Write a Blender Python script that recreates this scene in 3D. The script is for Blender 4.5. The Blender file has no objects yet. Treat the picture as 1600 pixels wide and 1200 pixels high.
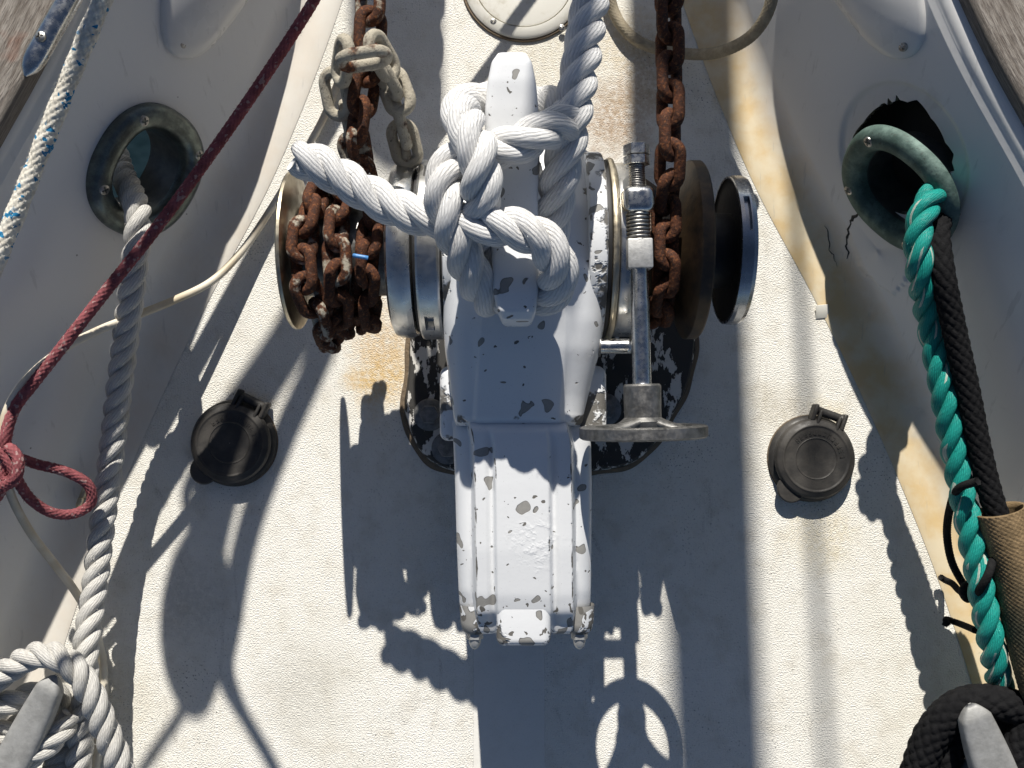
import bpy, bmesh, math, random
import numpy as np
from mathutils import Vector, Matrix

random.seed(7)
rng = np.random.default_rng(11)

# ------------------------------------------------------------------ camera, sky, sun, exposure
CAM_H, FPX, TILT = 0.9, 1450.0, math.radians(3.0)
SUN_TO = Vector((-0.085, 1.36, 1.0))            # towards the sun: bow (+Y), a touch from the left
scene = bpy.context.scene
cam_d = bpy.data.cameras.new('camera')
cam_d.sensor_width = 36.0
cam_d.lens = FPX / 1600.0 * 36.0
cam_d.clip_start = 0.02
cam_d.clip_end = 2000.0
cam = bpy.data.objects.new('camera', cam_d)
scene.collection.objects.link(cam)
cam.location = (0, 0, CAM_H)
cam.rotation_euler = (TILT, 0, 0)
scene.camera = cam

world = bpy.data.worlds.new('World')
scene.world = world
world.use_nodes = True
wn = world.node_tree
bg = wn.nodes['Background']
sky = wn.nodes.new('ShaderNodeTexSky')
sky.sky_type = 'NISHITA'
sky.sun_disc = False
sky.sun_elevation = math.atan2(1.0, math.hypot(SUN_TO.x, SUN_TO.y))
sky.sun_rotation = math.atan2(SUN_TO.x, SUN_TO.y)
sky.air_density = 0.7
sky.dust_density = 0.6
sky.ozone_density = 1.2
wn.links.new(sky.outputs[0], bg.inputs[0])
bg.inputs[1].default_value = 0.05

sun_d = bpy.data.lights.new('sun', 'SUN')
sun_d.energy = 5.0
sun_d.angle = math.radians(0.53)
sun_d.color = (1.0, 0.955, 0.88)
sun = bpy.data.objects.new('sun', sun_d)
scene.collection.objects.link(sun)
sun.location = (0, 3, 4)
sun.rotation_euler = SUN_TO.to_track_quat('Z', 'Y').to_euler()

vs = scene.view_settings
vs.view_transform = 'Standard'
vs.look = 'None'
vs.exposure = 0.3
vs.gamma = 1.0
vs.use_curve_mapping = False

# ------------------------------------------------------------------ helpers
COL = scene.collection


def W(px, py, z):
    """point of the place at height z that the photograph shows at pixel (px, py)"""
    u, v = (px - 800.0) / FPX, (600.0 - py) / FPX
    dy = v * math.cos(TILT) + math.sin(TILT)
    dz = v * math.sin(TILT) - math.cos(TILT)
    s = (z - CAM_H) / dz
    return Vector((u * s, dy * s, z))


def PX(p):
    x, y, z = p[0], p[1], p[2] - CAM_H
    c, s = math.cos(TILT), math.sin(TILT)
    yc, zc = y * c + z * s, -y * s + z * c
    return 800 + FPX * x / -zc, 600 - FPX * yc / -zc


def SH(px, py, z):
    """point at height z whose shadow falls on the deck at pixel (px, py)"""
    return W(px, py, 0) + SUN_TO * z


def empty(name, loc, label=None, cat=None, group=None):
    o = bpy.data.objects.new(name, None)
    COL.objects.link(o)
    o.location = loc
    o.empty_display_size = 0.02
    if label:
        tag(o, label, cat, group)
    return o


def tag(o, label=None, cat=None, group=None, kind=None):
    if label:
        o['label'] = label
    if cat:
        o['category'] = cat
    if group:
        o['group'] = group
    if kind:
        o['kind'] = kind
    return o


def link_obj(name, me, mat, parent=None):
    o = bpy.data.objects.new(name, me)
    COL.objects.link(o)
    if mat is not None and not me.materials:
        me.materials.append(mat)
    if parent is not None:
        o.parent = parent
        off = Vector((0, 0, 0))
        q = parent
        while q is not None:
            off += q.location
            q = q.parent
        o.location = -off                 # meshes are written in place
    return o


def mesh_from(name, V, F, mat, parent=None, smooth=True, uv=None, sharp=None):
    me = bpy.data.meshes.new(name)
    V = np.asarray(V, dtype=np.float32)
    if isinstance(F, np.ndarray):
        nf, k = F.shape
        me.vertices.add(len(V))
        me.vertices.foreach_set('co', V.ravel())
        me.loops.add(nf * k)
        me.loops.foreach_set('vertex_index', F.astype(np.int32).ravel())
        me.polygons.add(nf)
        me.polygons.foreach_set('loop_start', np.arange(0, nf * k, k, dtype=np.int32))
        me.update(calc_edges=True)
    else:
        me.from_pydata([tuple(map(float, v)) for v in V], [], F)
        me.update()
    if uv is not None:
        l = me.uv_layers.new(name='UVMap')
        l.data.foreach_set('uv', np.asarray(uv, dtype=np.float32).ravel())
    me.validate()
    if smooth:
        me.polygons.foreach_set('use_smooth', [True] * len(me.polygons))
        if sharp:
            me.set_sharp_from_angle(angle=math.radians(sharp))
    return link_obj(name, me, mat, parent)


def grid_faces(nu, nv, cu=False, cv=False):
    iu = np.arange(nu if cu else nu - 1)
    iv = np.arange(nv if cv else nv - 1)
    I, J = np.meshgrid(iu, iv, indexing='ij')
    I, J = I.ravel(), J.ravel()
    I2, J2 = (I + 1) % nu, (J + 1) % nv
    F = np.stack([I * nv + J, I2 * nv + J, I2 * nv + J2, I * nv + J2], 1)
    C = np.stack([np.stack([I, J], 1), np.stack([I + 1, J], 1), np.stack([I + 1, J + 1], 1), np.stack([I, J + 1], 1)], 1)
    return F, C


def grid(name, P, mat, parent=None, cu=False, cv=False, su=1.0, sv=1.0, smooth=True, sharp=None, cap_u=False, flip=False, keep=None):
    """P[nu, nv, 3]; uv = (index fraction u * su, fraction v * sv)"""
    nu, nv = P.shape[:2]
    F, C = grid_faces(nu, nv, cu, cv)
    if keep is not None:
        k = keep(P.reshape(-1, 3)[F].mean(1))
        F, C = F[k], C[k]
    U = C.astype(np.float32)
    U[..., 0] *= su / max(1, (nu if cu else nu - 1))
    U[..., 1] *= sv / max(1, (nv if cv else nv - 1))
    if flip:
        F, U = F[:, ::-1], U[:, ::-1]
    V = P.reshape(-1, 3)
    if not cap_u:
        return mesh_from(name, V, F, mat, parent, smooth, U, sharp)
    # caps at both ends of u (fans of quads/tris through a centre vertex)
    c0, c1 = P[0].mean(0), P[-1].mean(0)
    n = len(V)
    V2 = np.vstack([V, c0, c1])
    fs = [tuple(map(int, f)) for f in F]
    for j in range(nv if cv else nv - 1):
        j2 = (j + 1) % nv
        a = (n, j2, j)
        b = (n + 1, (nu - 1) * nv + j, (nu - 1) * nv + j2)
        fs.append(a[::-1] if not flip else a) if False else fs.append(a if not flip else a[::-1])
        fs.append(b if not flip else b[::-1])
    uvs = np.vstack([U.reshape(-1, 2), np.zeros((len(fs) * 3 - len(F) * 3, 2))])
    return mesh_from(name, V2, fs, mat, parent, smooth, uvs, sharp)


def spline(pts, step=0.004, closed=False):
    """Catmull-Rom (centripetal-ish) through pts, resampled evenly"""
    P = [np.array(p, float) for p in pts]
    P = [2 * P[0] - P[1]] + P + [2 * P[-1] - P[-2]]
    out = []
    for i in range(1, len(P) - 2):
        p0, p1, p2, p3 = P[i - 1:i + 3]
        t0 = 0.0
        t1 = t0 + max(1e-6, np.linalg.norm(p1 - p0)) ** .5
        t2 = t1 + max(1e-6, np.linalg.norm(p2 - p1)) ** .5
        t3 = t2 + max(1e-6, np.linalg.norm(p3 - p2)) ** .5
        for t in np.linspace(t1, t2, 24, endpoint=False):
            a1 = (t1 - t) / (t1 - t0) * p0 + (t - t0) / (t1 - t0) * p1
            a2 = (t2 - t) / (t2 - t1) * p1 + (t - t1) / (t2 - t1) * p2
            a3 = (t3 - t) / (t3 - t2) * p2 + (t - t2) / (t3 - t2) * p3
            b1 = (t2 - t) / (t2 - t0) * a1 + (t - t0) / (t2 - t0) * a2
            b2 = (t3 - t) / (t3 - t1) * a2 + (t - t1) / (t3 - t1) * a3
            out.append((t2 - t) / (t2 - t1) * b1 + (t - t1) / (t2 - t1) * b2)
    out.append(P[-2])
    A = np.array(out)
    d = np.r_[0, np.cumsum(np.linalg.norm(np.diff(A, axis=0), axis=1))]
    n = max(4, int(d[-1] / step) + 1)
    s = np.linspace(0, d[-1], n)
    return np.stack([np.interp(s, d, A[:, k]) for k in range(3)], 1), s


def frames(P, up=(0, 0, 1)):
    T = np.gradient(P, axis=0)
    T /= np.linalg.norm(T, axis=1)[:, None]
    N = np.zeros_like(P)
    n = np.array(up, float)
    if abs(np.dot(n, T[0])) > .95:
        n = np.array((1.0, 0, 0))
    for i in range(len(P)):
        n = n - np.dot(n, T[i]) * T[i]
        n /= np.linalg.norm(n)
        N[i] = n
    return T, N, np.cross(T, N)


def tube(name, pts, r, mat, parent=None, nseg=20, step=0.004, rad=None, height=None, vscale=1.0, flat=1.0, up=(0, 0, 1)):
    """round tube along pts; rad(s, L) scales, height(theta, s) displaces (numpy)"""
    P, s = spline(pts, step)
    T, N, B = frames(P, up)
    th = np.linspace(0, 2 * np.pi, nseg, endpoint=False)
    R = np.full((len(P), nseg), r)
    if rad is not None:
        R *= rad(s, s[-1])[:, None]
    if height is not None:
        S, TH = np.meshgrid(s, th, indexing='ij')
        R = R + height(TH, S)
    c, sn = np.cos(th), np.sin(th)
    G = P[:, None, :] + R[..., None] * (flat * c[None, :, None] * N[:, None, :] + sn[None, :, None] * B[:, None, :])
    return grid(name, G, mat, parent, cv=True, su=s[-1] * vscale, cap_u=True, flip=True)


def rope3(name, pts, R, mat, label, cat, group=None, pitch=None, step=0.0032, phase=0.0, whip=True):
    """three-strand right-hand laid rope: each strand a mesh of its own"""
    P, s = spline(pts, step)
    T, N, B = frames(P)
    pitch = pitch or R * 4.7
    root = empty(name, tuple(P[len(P) // 2]), label, cat, group)
    for k in range(3):
        wob = 0.12 * np.sin(s * 37 + k * 2.1) + .08 * np.sin(s * 91 + k)
        a = phase + k * 2 * np.pi / 3 + 2 * np.pi * s / pitch + wob * .6
        rc = R * .53 * (1 + .03 * np.sin(s * 63 + k * 1.7))
        C = P + (rc * np.cos(a))[:, None] * N + (rc * np.sin(a))[:, None] * B
        t, _, _ = frames(C)
        # strand frame that follows the rope axis, so that the yarns keep their angle
        rad_v = (np.cos(a)[:, None] * N + np.sin(a)[:, None] * B)
        n = rad_v - (rad_v * t).sum(1)[:, None] * t
        n /= np.linalg.norm(n, axis=1)[:, None]
        b = np.cross(t, n)
        m = 22
        th = np.linspace(0, 2 * np.pi, m, endpoint=False)
        endf = np.clip(np.minimum(s, s[-1] - s) / (R * .5), 0, 1) ** .5
        rr = R * .505 * (0.74 + .26 * endf) * (1 + .025 * np.sin(s * 120 + k * 2))
        G = C[:, None, :] + rr[:, None, None] * (np.cos(th)[None, :, None] * n[:, None, :] + np.sin(th)[None, :, None] * b[:, None, :])
        grid('strand', G, mat, root, cv=True, su=s[-1], cap_u=True, flip=True)
    return root


def braid_h(nst, p, amp):
    def f(th, s):
        a = nst * th / (2 * np.pi) + s / p
        b = nst * th / (2 * np.pi) - s / p
        fa, fb = a % 1.0, b % 1.0
        top = (np.floor(a) + np.floor(b)) % 2
        sa, sb = np.sin(np.pi * fa), np.sin(np.pi * fb)
        return amp * np.where(top > .5, sa ** .7 * sb ** .22, sb ** .7 * sa ** .22)
    return f


def lathe(name, prof, center, mat, parent=None, axis='x', n=96, rfun=None, sharp=35, sub=None):
    """profile [(axial, radius)] revolved about an axis through center"""
    prof = np.array(prof, float)
    if sub:
        d = np.r_[0, np.cumsum(np.linalg.norm(np.diff(prof, axis=0), axis=1))]
        ss = np.unique(np.r_[d, np.arange(0, d[-1], sub)])
        prof = np.stack([np.interp(ss, d, prof[:, 0]), np.interp(ss, d, prof[:, 1])], 1)
    th = np.linspace(0, 2 * np.pi, n, endpoint=False)
    X = np.repeat(prof[:, 0][:, None], n, 1)
    R = np.repeat(prof[:, 1][:, None], n, 1)
    TH = np.repeat(th[None, :], len(prof), 0)
    if rfun is not None:
        R = rfun(X, TH, R)
    c, s = R * np.cos(TH), R * np.sin(TH)
    if axis == 'x':
        G = np.stack([X, -s, c], -1)       # theta 0 = top, growing towards the stern (-Y)
    elif axis == 'y':
        G = np.stack([s, X, c], -1)
    else:
        G = np.stack([c, s, X], -1)
    G = G + np.array(center)
    return grid(name, G, mat, parent, cv=True, sharp=sharp, flip=(axis == 'x'), su=1, sv=1)


def orient(V, c, a, b, n):
    V = np.asarray(V, float)
    return np.array(c) + V[..., 0:1] * np.array(a) + V[..., 1:2] * np.array(b) + V[..., 2:3] * np.array(n)


def box(name, c, half, mat, parent=None, bevel=0.0, rot=None, seg=2):
    bm = bmesh.new()
    bmesh.ops.create_cube(bm, size=2.0)
    for v in bm.verts:
        v.co = Vector((v.co.x * half[0], v.co.y * half[1], v.co.z * half[2]))
    if bevel:
        bmesh.ops.bevel(bm, geom=bm.edges[:], offset=bevel, segments=seg, profile=.5, affect='EDGES')
    M = Matrix.Translation(Vector(c)) @ (rot.to_4x4() if rot is not None else Matrix.Identity(4))
    bmesh.ops.transform(bm, matrix=M, verts=bm.verts)
    me = bpy.data.meshes.new(name)
    bm.to_mesh(me)
    bm.free()
    me.polygons.foreach_set('use_smooth', [True] * len(me.polygons))
    me.set_sharp_from_angle(angle=math.radians(35))
    return link_obj(name, me, mat, parent)


def hexnut(name, c, axis_dir, r, h, mat, parent=None, dome=0.0):
    """hexagonal nut (optionally with an acorn dome) along axis_dir"""
    z = Vector(axis_dir).normalized()
    q = z.to_track_quat('Z', 'Y').to_matrix()
    prof = [(0, .0), (0, .93), (.06, 1.0), (.94, 1.0), (1.0, .93)]
    n = 48
    th = np.linspace(0, 2 * np.pi, n, endpoint=False)
    rows = []
    for i, (t, f) in enumerate(prof):
        hexr = r * np.cos(np.pi / 6) / np.cos((th % (np.pi / 3)) - np.pi / 6)
        rr = np.minimum(hexr * 1.0, r * .985) * f
        rows.append(np.stack([rr * np.cos(th), rr * np.sin(th), np.full(n, t * h)], 1))
    if dome:
        for k in range(0, 9):
            a = k / 8 * math.pi / 2
            rr = r * .74 * math.cos(a) + 1e-5
            rows.append(np.stack([rr * np.cos(th), rr * np.sin(th), np.full(n, h + dome * math.sin(a))], 1))
    else:
        rows.append(np.stack([0 * th, 0 * th, np.full(n, h)], 1))
    G = np.array(rows)
    G = orient(G, c, q.col[0], q.col[1], q.col[2])
    return grid(name, G, mat, parent, cv=True, sharp=25)


_screw_cache = {}


def screw(c, n, r, parent, roll=0.3, name='screw'):
    """countersunk head with a cross recess"""
    n = Vector(n).normalized()
    q = (n.to_track_quat('Z', 'Y').to_matrix() @ Matrix.Rotation(roll, 3, 'Z'))
    nr, m = 14, 56
    rr = np.linspace(0.0, 1.0, nr)
    th = np.linspace(0, 2 * np.pi, m, endpoint=False)
    RR, TH = np.meshgrid(rr, th, indexing='ij')
    x, y = RR * np.cos(TH), RR * np.sin(TH)
    z = .28 * (1 - RR ** 2)
    cross = ((np.abs(x) < .13) & (np.abs(y) < .62)) | ((np.abs(y) < .13) & (np.abs(x) < .62))
    z = np.where(cross, z - .38, z)
    G = np.stack([x, y, z], -1)
    G[-1, :, 2] = -.25
    G = orient(G * r, c, q.col[0], q.col[1], q.col[2])
    return grid(name, G, M['screw'], parent, cv=True, sharp=40)


# ------------------------------------------------------------------ materials
M = {}


class NT:
    def __init__(self, name, rough=.6, metal=0.0, color=(.5, .5, .5), spec=.5):
        self.m = bpy.data.materials.new(name)
        self.m.use_nodes = True
        self.t = self.m.node_tree
        self.b = self.t.nodes['Principled BSDF']
        self.b.inputs['Base Color'].default_value = (*color, 1)
        self.b.inputs['Roughness'].default_value = rough
        self.b.inputs['Metallic'].default_value = metal
        self.b.inputs['Specular IOR Level'].default_value = spec
        M[name] = self.m
        self._co = None

    def n(self, typ, **kw):
        nd = self.t.nodes.new('ShaderNode' + typ)
        for k, v in kw.items():
            setattr(nd, k, v)
        return nd

    def set(self, sock, v):
        if isinstance(v, bpy.types.NodeSocket):
            self.t.links.new(v, sock)
        elif isinstance(v, (tuple, list)) and len(v) == 3 and sock.type == 'RGBA':
            sock.default_value = (*v, 1)
        else:
            sock.default_value = v

    def co(self):
        if self._co is None:
            self._co = self.n('TexCoord').outputs['Object']
        return self._co

    def uv(self):
        return self.n('TexCoord').outputs['UV']

    def xyz(self, v=None):
        s = self.n('SeparateXYZ')
        self.set(s.inputs[0], v or self.co())
        return s.outputs

    def scale(self, v, sc):
        m = self.n('VectorMath', operation='MULTIPLY')
        self.set(m.inputs[0], v)
        m.inputs[1].default_value = sc
        return m.outputs[0]

    def noise(self, scale, detail=3, rough=.5, v=None, dist=0.0, col=False):
        nd = self.n('TexNoise')
        nd.inputs['Scale'].default_value = scale
        nd.inputs['Detail'].default_value = detail
        nd.inputs['Roughness'].default_value = rough
        nd.inputs['Distortion'].default_value = dist
        self.set(nd.inputs['Vector'], v or self.co())
        return nd.outputs['Color' if col else 'Fac']

    def vor(self, scale, v=None, feat='F1', rnd=1.0):
        nd = self.n('TexVoronoi', feature=feat)
        nd.inputs['Scale'].default_value = scale
        nd.inputs['Randomness'].default_value = rnd
        self.set(nd.inputs['Vector'], v or self.co())
        return nd.outputs['Distance']

    def math(self, op, a, b=0.0, c=None, clamp=False):
        nd = self.n('Math', operation=op, use_clamp=clamp)
        self.set(nd.inputs[0], a)
        self.set(nd.inputs[1], b)
        if c is not None:
            self.set(nd.inputs[2], c)
        return nd.outputs[0]

    def ramp(self, f, lo, hi, a=0.0, b=1.0):
        nd = self.n('MapRange', interpolation_type='SMOOTHSTEP')
        self.set(nd.inputs[0], f)
        self.set(nd.inputs[1], lo)
        self.set(nd.inputs[2], hi)
        self.set(nd.inputs[3], a)
        self.set(nd.inputs[4], b)
        return nd.outputs[0]

    def mix(self, f, a, b):
        nd = self.n('Mix', data_type='RGBA')
        self.set(nd.inputs[0], f)
        self.set(nd.inputs[6], a)
        self.set(nd.inputs[7], b)
        return nd.outputs[2]

    def color(self, v):
        self.set(self.b.inputs['Base Color'], v)

    def rough(self, v):
        self.set(self.b.inputs['Roughness'], v)

    def metal(self, v):
        self.set(self.b.inputs['Metallic'], v)

    def bump(self, h, dist=.001, strength=1.0):
        nd = self.n('Bump')
        nd.inputs['Strength'].default_value = strength
        nd.inputs['Distance'].default_value = dist
        self.set(nd.inputs['Height'], h)
        old = self.b.inputs['Normal'].links
        if old:
            self.t.links.new(old[0].from_socket, nd.inputs['Normal'])
        self.t.links.new(nd.outputs[0], self.b.inputs['Normal'])

    def circle(self, c, r0, r1, noise_amt=0.0, nscale=40.0):
        """1 inside r0, 0 beyond r1 of point c (in the XY plane)"""
        p = self.co()
        if noise_amt:
            nz = self.n('VectorMath', operation='MULTIPLY_ADD')
            self.set(nz.inputs[0], self.noise(nscale, 4, .6, col=True))
            nz.inputs[1].default_value = (noise_amt * 2,) * 3
            ad = self.n('VectorMath', operation='ADD')
            self.set(nz.inputs[2], p)
            self.t.links.new(nz.outputs[0], ad.inputs[0])
            ad.inputs[1].default_value = (-noise_amt,) * 3
            p = ad.outputs[0]
        fl = self.n('VectorMath', operation='MULTIPLY')
        self.set(fl.inputs[0], p)
        fl.inputs[1].default_value = (1, 1, 0)
        d = self.n('VectorMath', operation='DISTANCE')
        self.t.links.new(fl.outputs[0], d.inputs[0])
        d.inputs[1].default_value = (c[0], c[1], 0)
        return self.ramp(d.outputs['Value'], r0, r1, 1.0, 0.0)


# deck: cream non-skid paint
k = NT('nonskid', .72, spec=.35)
grain = k.noise(720, 2, .5)
cells = k.vor(700)
big = k.noise(7, 4, .6)
mid = k.noise(38, 4, .65)
speck = k.ramp(k.noise(520, 2, .5), .60, .70)
dirtm = k.ramp(k.noise(9, 5, .65, dist=.4), .5, .72)
speck2 = k.math('MULTIPLY', speck, k.math('ADD', k.math('MULTIPLY', dirtm, .8), .22))
c0 = k.mix(k.ramp(big, .3, .7), (.86, .84, .78), (.80, .775, .70))
c0 = k.mix(k.math('MULTIPLY', k.ramp(mid, .46, .72), .38), c0, (.58, .53, .43))
scf = k.ramp(k.noise(1.0, 5, .7, v=k.scale(k.co(), (34, 9, 1)), dist=1.0), .60, .72)
c0 = k.mix(k.math('MULTIPLY', k.math('MULTIPLY', scf, k.ramp(grain, .35, .6)), .5), c0, (.36, .33, .28))
brk = k.ramp(k.noise(210, 4, .7), .34, .6, .35, 1.0)
for (px, py, r, colr, amt) in ((590, 585, 48, (.66, .44, .16), .85), (600, 520, 60, (.6, .38, .14), .6), (1285, 830, 60, (.66, .56, .34), .45), (1215, 640, 40, (.42, .36, .25), .45),
                               (1290, 650, 30, (.66, .55, .32), .5), (990, 60, 70, (.55, .42, .2), .45), (960, 190, 60, (.34, .2, .09), .75), (1000, 130, 50, (.4, .27, .13), .55), (400, 640, 22, (.7, .58, .36), .6),
                               (290, 940, 60, (.3, .29, .26), .35), (470, 1080, 70, (.5, .48, .42), .5), (150, 1090, 80, (.62, .57, .44), .5), (560, 120, 60, (.55, .5, .4), .4), (870, 80, 90, (.62, .55, .4), .5), (1150, 150, 40, (.62, .5, .28), .6)):
    w = W(px, py, 0)
    c0 = k.mix(k.math('MULTIPLY', k.math('MULTIPLY', k.circle(w, r * .2 * .00062, r * 1.5 * .00062, .035, 34), amt), brk), c0, colr)
c0 = k.mix(speck2, c0, (.10, .10, .095))
X, Y, Z = k.xyz()
strip = k.math('MULTIPLY', k.ramp(X, -.0372, -.0362), k.ramp(X, .0306, .0316, 1.0, 0.0))
strip = k.math('MULTIPLY', strip, k.ramp(Y, -.15, -.14, 1.0, 0.0))
c0 = k.mix(k.math('MULTIPLY', strip, .6), c0, (.76, .745, .70))
k.color(c0)
k.rough(k.ramp(strip, 0, 1, .75, .45))
hh = k.math('ADD', k.math('MULTIPLY', k.ramp(grain, .3, .75), .8), k.math('MULTIPLY', cells, .5))
k.bump(k.math('MULTIPLY', hh, k.ramp(strip, 0, 1, 1.0, .03)), .00065, .9)
k.bump(k.noise(60, 3, .6), .001, .3)

# bulwark gelcoat: v of uv runs up the profile
k = NT('gelcoat', .42, spec=.45)
s = k.xyz(k.uv())
base = k.mix(k.noise(6, 3, .5), (.76, .755, .735), (.71, .70, .68))
yel = k.ramp(k.math('ADD', s[1], k.math('MULTIPLY', k.noise(22, 4, .6), .05)), .04, .115, 1.0, 0.0)
base = k.mix(k.math('MULTIPLY', yel, k.ramp(k.xyz()[0], -.05, .05, .28, .92)), base, k.mix(k.ramp(k.noise(26, 4, .6), .35, .65), (.74, .63, .43), (.68, .49, .23)))
dots = k.ramp(k.vor(52), .035, .055, 1.0, 0.0)
dots = k.math('MULTIPLY', dots, k.ramp(k.noise(17, 2), .55, .6))
base = k.mix(k.math('MULTIPLY', dots, .7), base, (.08, .07, .06))
smudge = k.ramp(k.noise(14, 5, .7, dist=1.2), .58, .78)
base = k.mix(k.math('MULTIPLY', smudge, .26), base, (.34, .32, .29))
scr = k.ramp(k.noise(1.0, 4, .6, v=k.scale(k.co(), (220, 25, 25))), .62, .7)
base = k.mix(k.math('MULTIPLY', scr, .25), base, (.35, .34, .32))
k.color(base)
k.rough(k.ramp(k.noise(30, 3), .3, .7, .36, .52))
k.bump(k.noise(11, 3, .5), .004, .25)
k.bump(k.noise(160, 2, .5), .0004, .25)

# weathered teak: grain runs along Y of the rail (uv u)
k = NT('teak', .85, spec=.2)
u = k.uv()
g1 = k.noise(1.0, 5, .65, v=k.scale(u, (22, 620, 1)))
g2 = k.noise(1.0, 3, .6, v=k.scale(u, (60, 1700, 1)))
cc = k.mix(k.ramp(g1, .3, .7), (.15, .128, .108), (.33, .30, .265))
cc = k.mix(k.math('MULTIPLY', k.ramp(g2, .5, .68), .65), cc, (.09, .07, .06))
cc = k.mix(k.math('MULTIPLY', k.ramp(k.noise(25, 3), .66, .76), .35), cc, (.26, .11, .07))
k.color(cc)
k.bump(k.math('ADD', g1, k.math('MULTIPLY', g2, .7)), .0016, .9)


def paint_white(name, chip_lo, chip_hi, yedge, extra=None):
    k = NT(name, .33, spec=.5)
    nz = k.noise(66, 1.3, .5, dist=.3)
    X, Y, Z = k.xyz()
    thr = k.ramp(k.math('ADD', Y, k.math('MULTIPLY', k.noise(16, 2), .10)), yedge - .02, yedge + .07, chip_lo, chip_hi)
    if extra:
        thr = k.math('SUBTRACT', thr, k.math('MULTIPLY', k.circle(*extra), .09))
    mask = k.ramp(k.math('SUBTRACT', nz, thr), 0, .006)
    nz2 = k.noise(150, 2, .5, dist=.4)
    mask = k.math('MAXIMUM', mask, k.ramp(k.math('SUBTRACT', nz2, k.math('ADD', thr, .035)), 0, .008))
    geo = k.n('NewGeometry')
    edge = k.ramp(k.math('ADD', geo.outputs['Pointiness'], k.math('MULTIPLY', k.noise(45, 4, .65), .18)), .635, .65)
    mask = k.math('MAXIMUM', mask, edge)
    pc = k.mix(k.noise(12, 3), (.78, .79, .80), (.72, .735, .75))
    pc = k.mix(k.math('MULTIPLY', k.ramp(k.noise(30, 4, .6), .6, .8), .25), pc, (.55, .53, .5))
    pc = k.mix(k.math('MULTIPLY', k.ramp(k.noise(900, 1), .74, .78), .5), pc, (.3, .28, .25))
    cc = k.mix(k.noise(300, 3), (.24, .235, .22), (.33, .32, .30))
    rim = k.ramp(k.math('SUBTRACT', nz, thr), .0, .022, .75, 0.0)
    cc = k.mix(rim, cc, (.09, .082, .07))
    k.color(k.mix(mask, pc, cc))
    k.rough(k.ramp(mask, 0, 1, .32, .75))
    k.bump(k.math('MULTIPLY', mask, -1.0), .0012, .9)
    k.bump(k.noise(70, 4, .6), .0012, .16)
    k.bump(k.math('MULTIPLY', k.ramp(k.noise(150, 3, .6), .45, .7), k.circle(W(838, 850, .2), .006, .030, .012, 60)), .0010, .35)
    return k


paint_white('white_paint', .54, .68, -.11)
paint_white('cleat_paint', .64, .655, .05)

paint_white('worn_end', .47, .50, -.11)

# base plate: flaking white over black
k = NT('flaking', .7)
fl = k.ramp(k.noise(75, 5, .65, v=k.scale(k.co(), (1, .45, 1))), .535, .56)
k.color(k.mix(fl, (.035, .033, .03), (.62, .60, .56)))
k.bump(fl, .001, .8)

k = NT('sealant', .85, color=(.10, .095, .085))
k.color(k.mix(k.ramp(k.noise(140, 3), .45, .6), (.07, .065, .06), (.32, .30, .27)))
k.bump(k.noise(220, 3), .002, .8)


def metal(name, c1, c2, r1, r2, nscale=60, brushed=None, met=1.0, bump=.25):
    k = NT(name, .3, met)
    nz = k.noise(nscale, 5, .65)
    k.color(k.mix(k.ramp(nz, .35, .68), c1, c2))
    k.rough(k.ramp(k.noise(nscale * 2.3, 4, .6), .3, .7, r1, r2))
    k.bump(k.noise(nscale * 5, 3, .6), .0004, bump)
    if brushed:
        k.bump(k.noise(1.0, 3, .6, v=k.scale(k.co(), brushed)), .0003, .35)
    return k


metal('stainless', (.62, .62, .61), (.50, .50, .49), .16, .34, 80)
metal('dull_ring', (.66, .65, .63), (.52, .51, .49), .26, .36, 60, brushed=(900, 25, 25), bump=.04)
metal('chrome_worn', (.42, .43, .45), (.33, .335, .345), .2, .32, 60, bump=.05)
metal('rod_steel', (.60, .60, .60), (.45, .45, .44), .22, .34, 120, bump=.04)
metal('cast_grey', (.26, .255, .245), (.15, .147, .14), .38, .62, 130, met=.85)
metal('brass_worn', (.58, .52, .40), (.44, .38, .28), .32, .5, 60)
metal('zinc', (.52, .52, .51), (.40, .40, .39), .42, .6, 220, met=.55)
metal('thread', (.42, .41, .39), (.2, .19, .18), .3, .5, 200)
metal('bronze_dark', (.13, .13, .12), (.08, .085, .08), .3, .5, 70, met=.5)
metal('screw', (.45, .44, .42), (.30, .29, .27), .28, .48, 300)
NT('flange_brown', .6, .35)
k.color(k.mix(k.noise(40, 4), (.10, .08, .06), (.21, .15, .09)))
k = NT('flange_brown2', .55, .3)
k.color(k.mix(k.ramp(k.noise(45, 5, .6), .3, .7), (.030, .023, .018), (.115, .072, .036)))
k.bump(k.noise(200, 3), .0008, .4)
k = NT('cup_black', .5, 0.2, (.018, .018, .019))
k.bump(k.noise(150, 3), .001, .4)

k = NT('verdigris', .62, .25)
vm = k.ramp(k.noise(55, 5, .7), .35, .7)
vc = k.mix(vm, (.055, .098, .083), (.15, .225, .195))
vc = k.mix(k.math('MULTIPLY', k.ramp(k.noise(330, 2), .6, .7), .5), vc, (.05, .06, .05))
k.color(vc)
k.bump(k.noise(260, 4, .65), .0009, .5)
k = NT('verdigris_dark', .32, .75)
vc = k.mix(k.ramp(k.noise(48, 5, .7), .4, .72), (.10, .112, .105), (.20, .235, .21))
k.color(vc)
k.bump(k.noise(260, 4, .65), .0009, .45)


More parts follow.
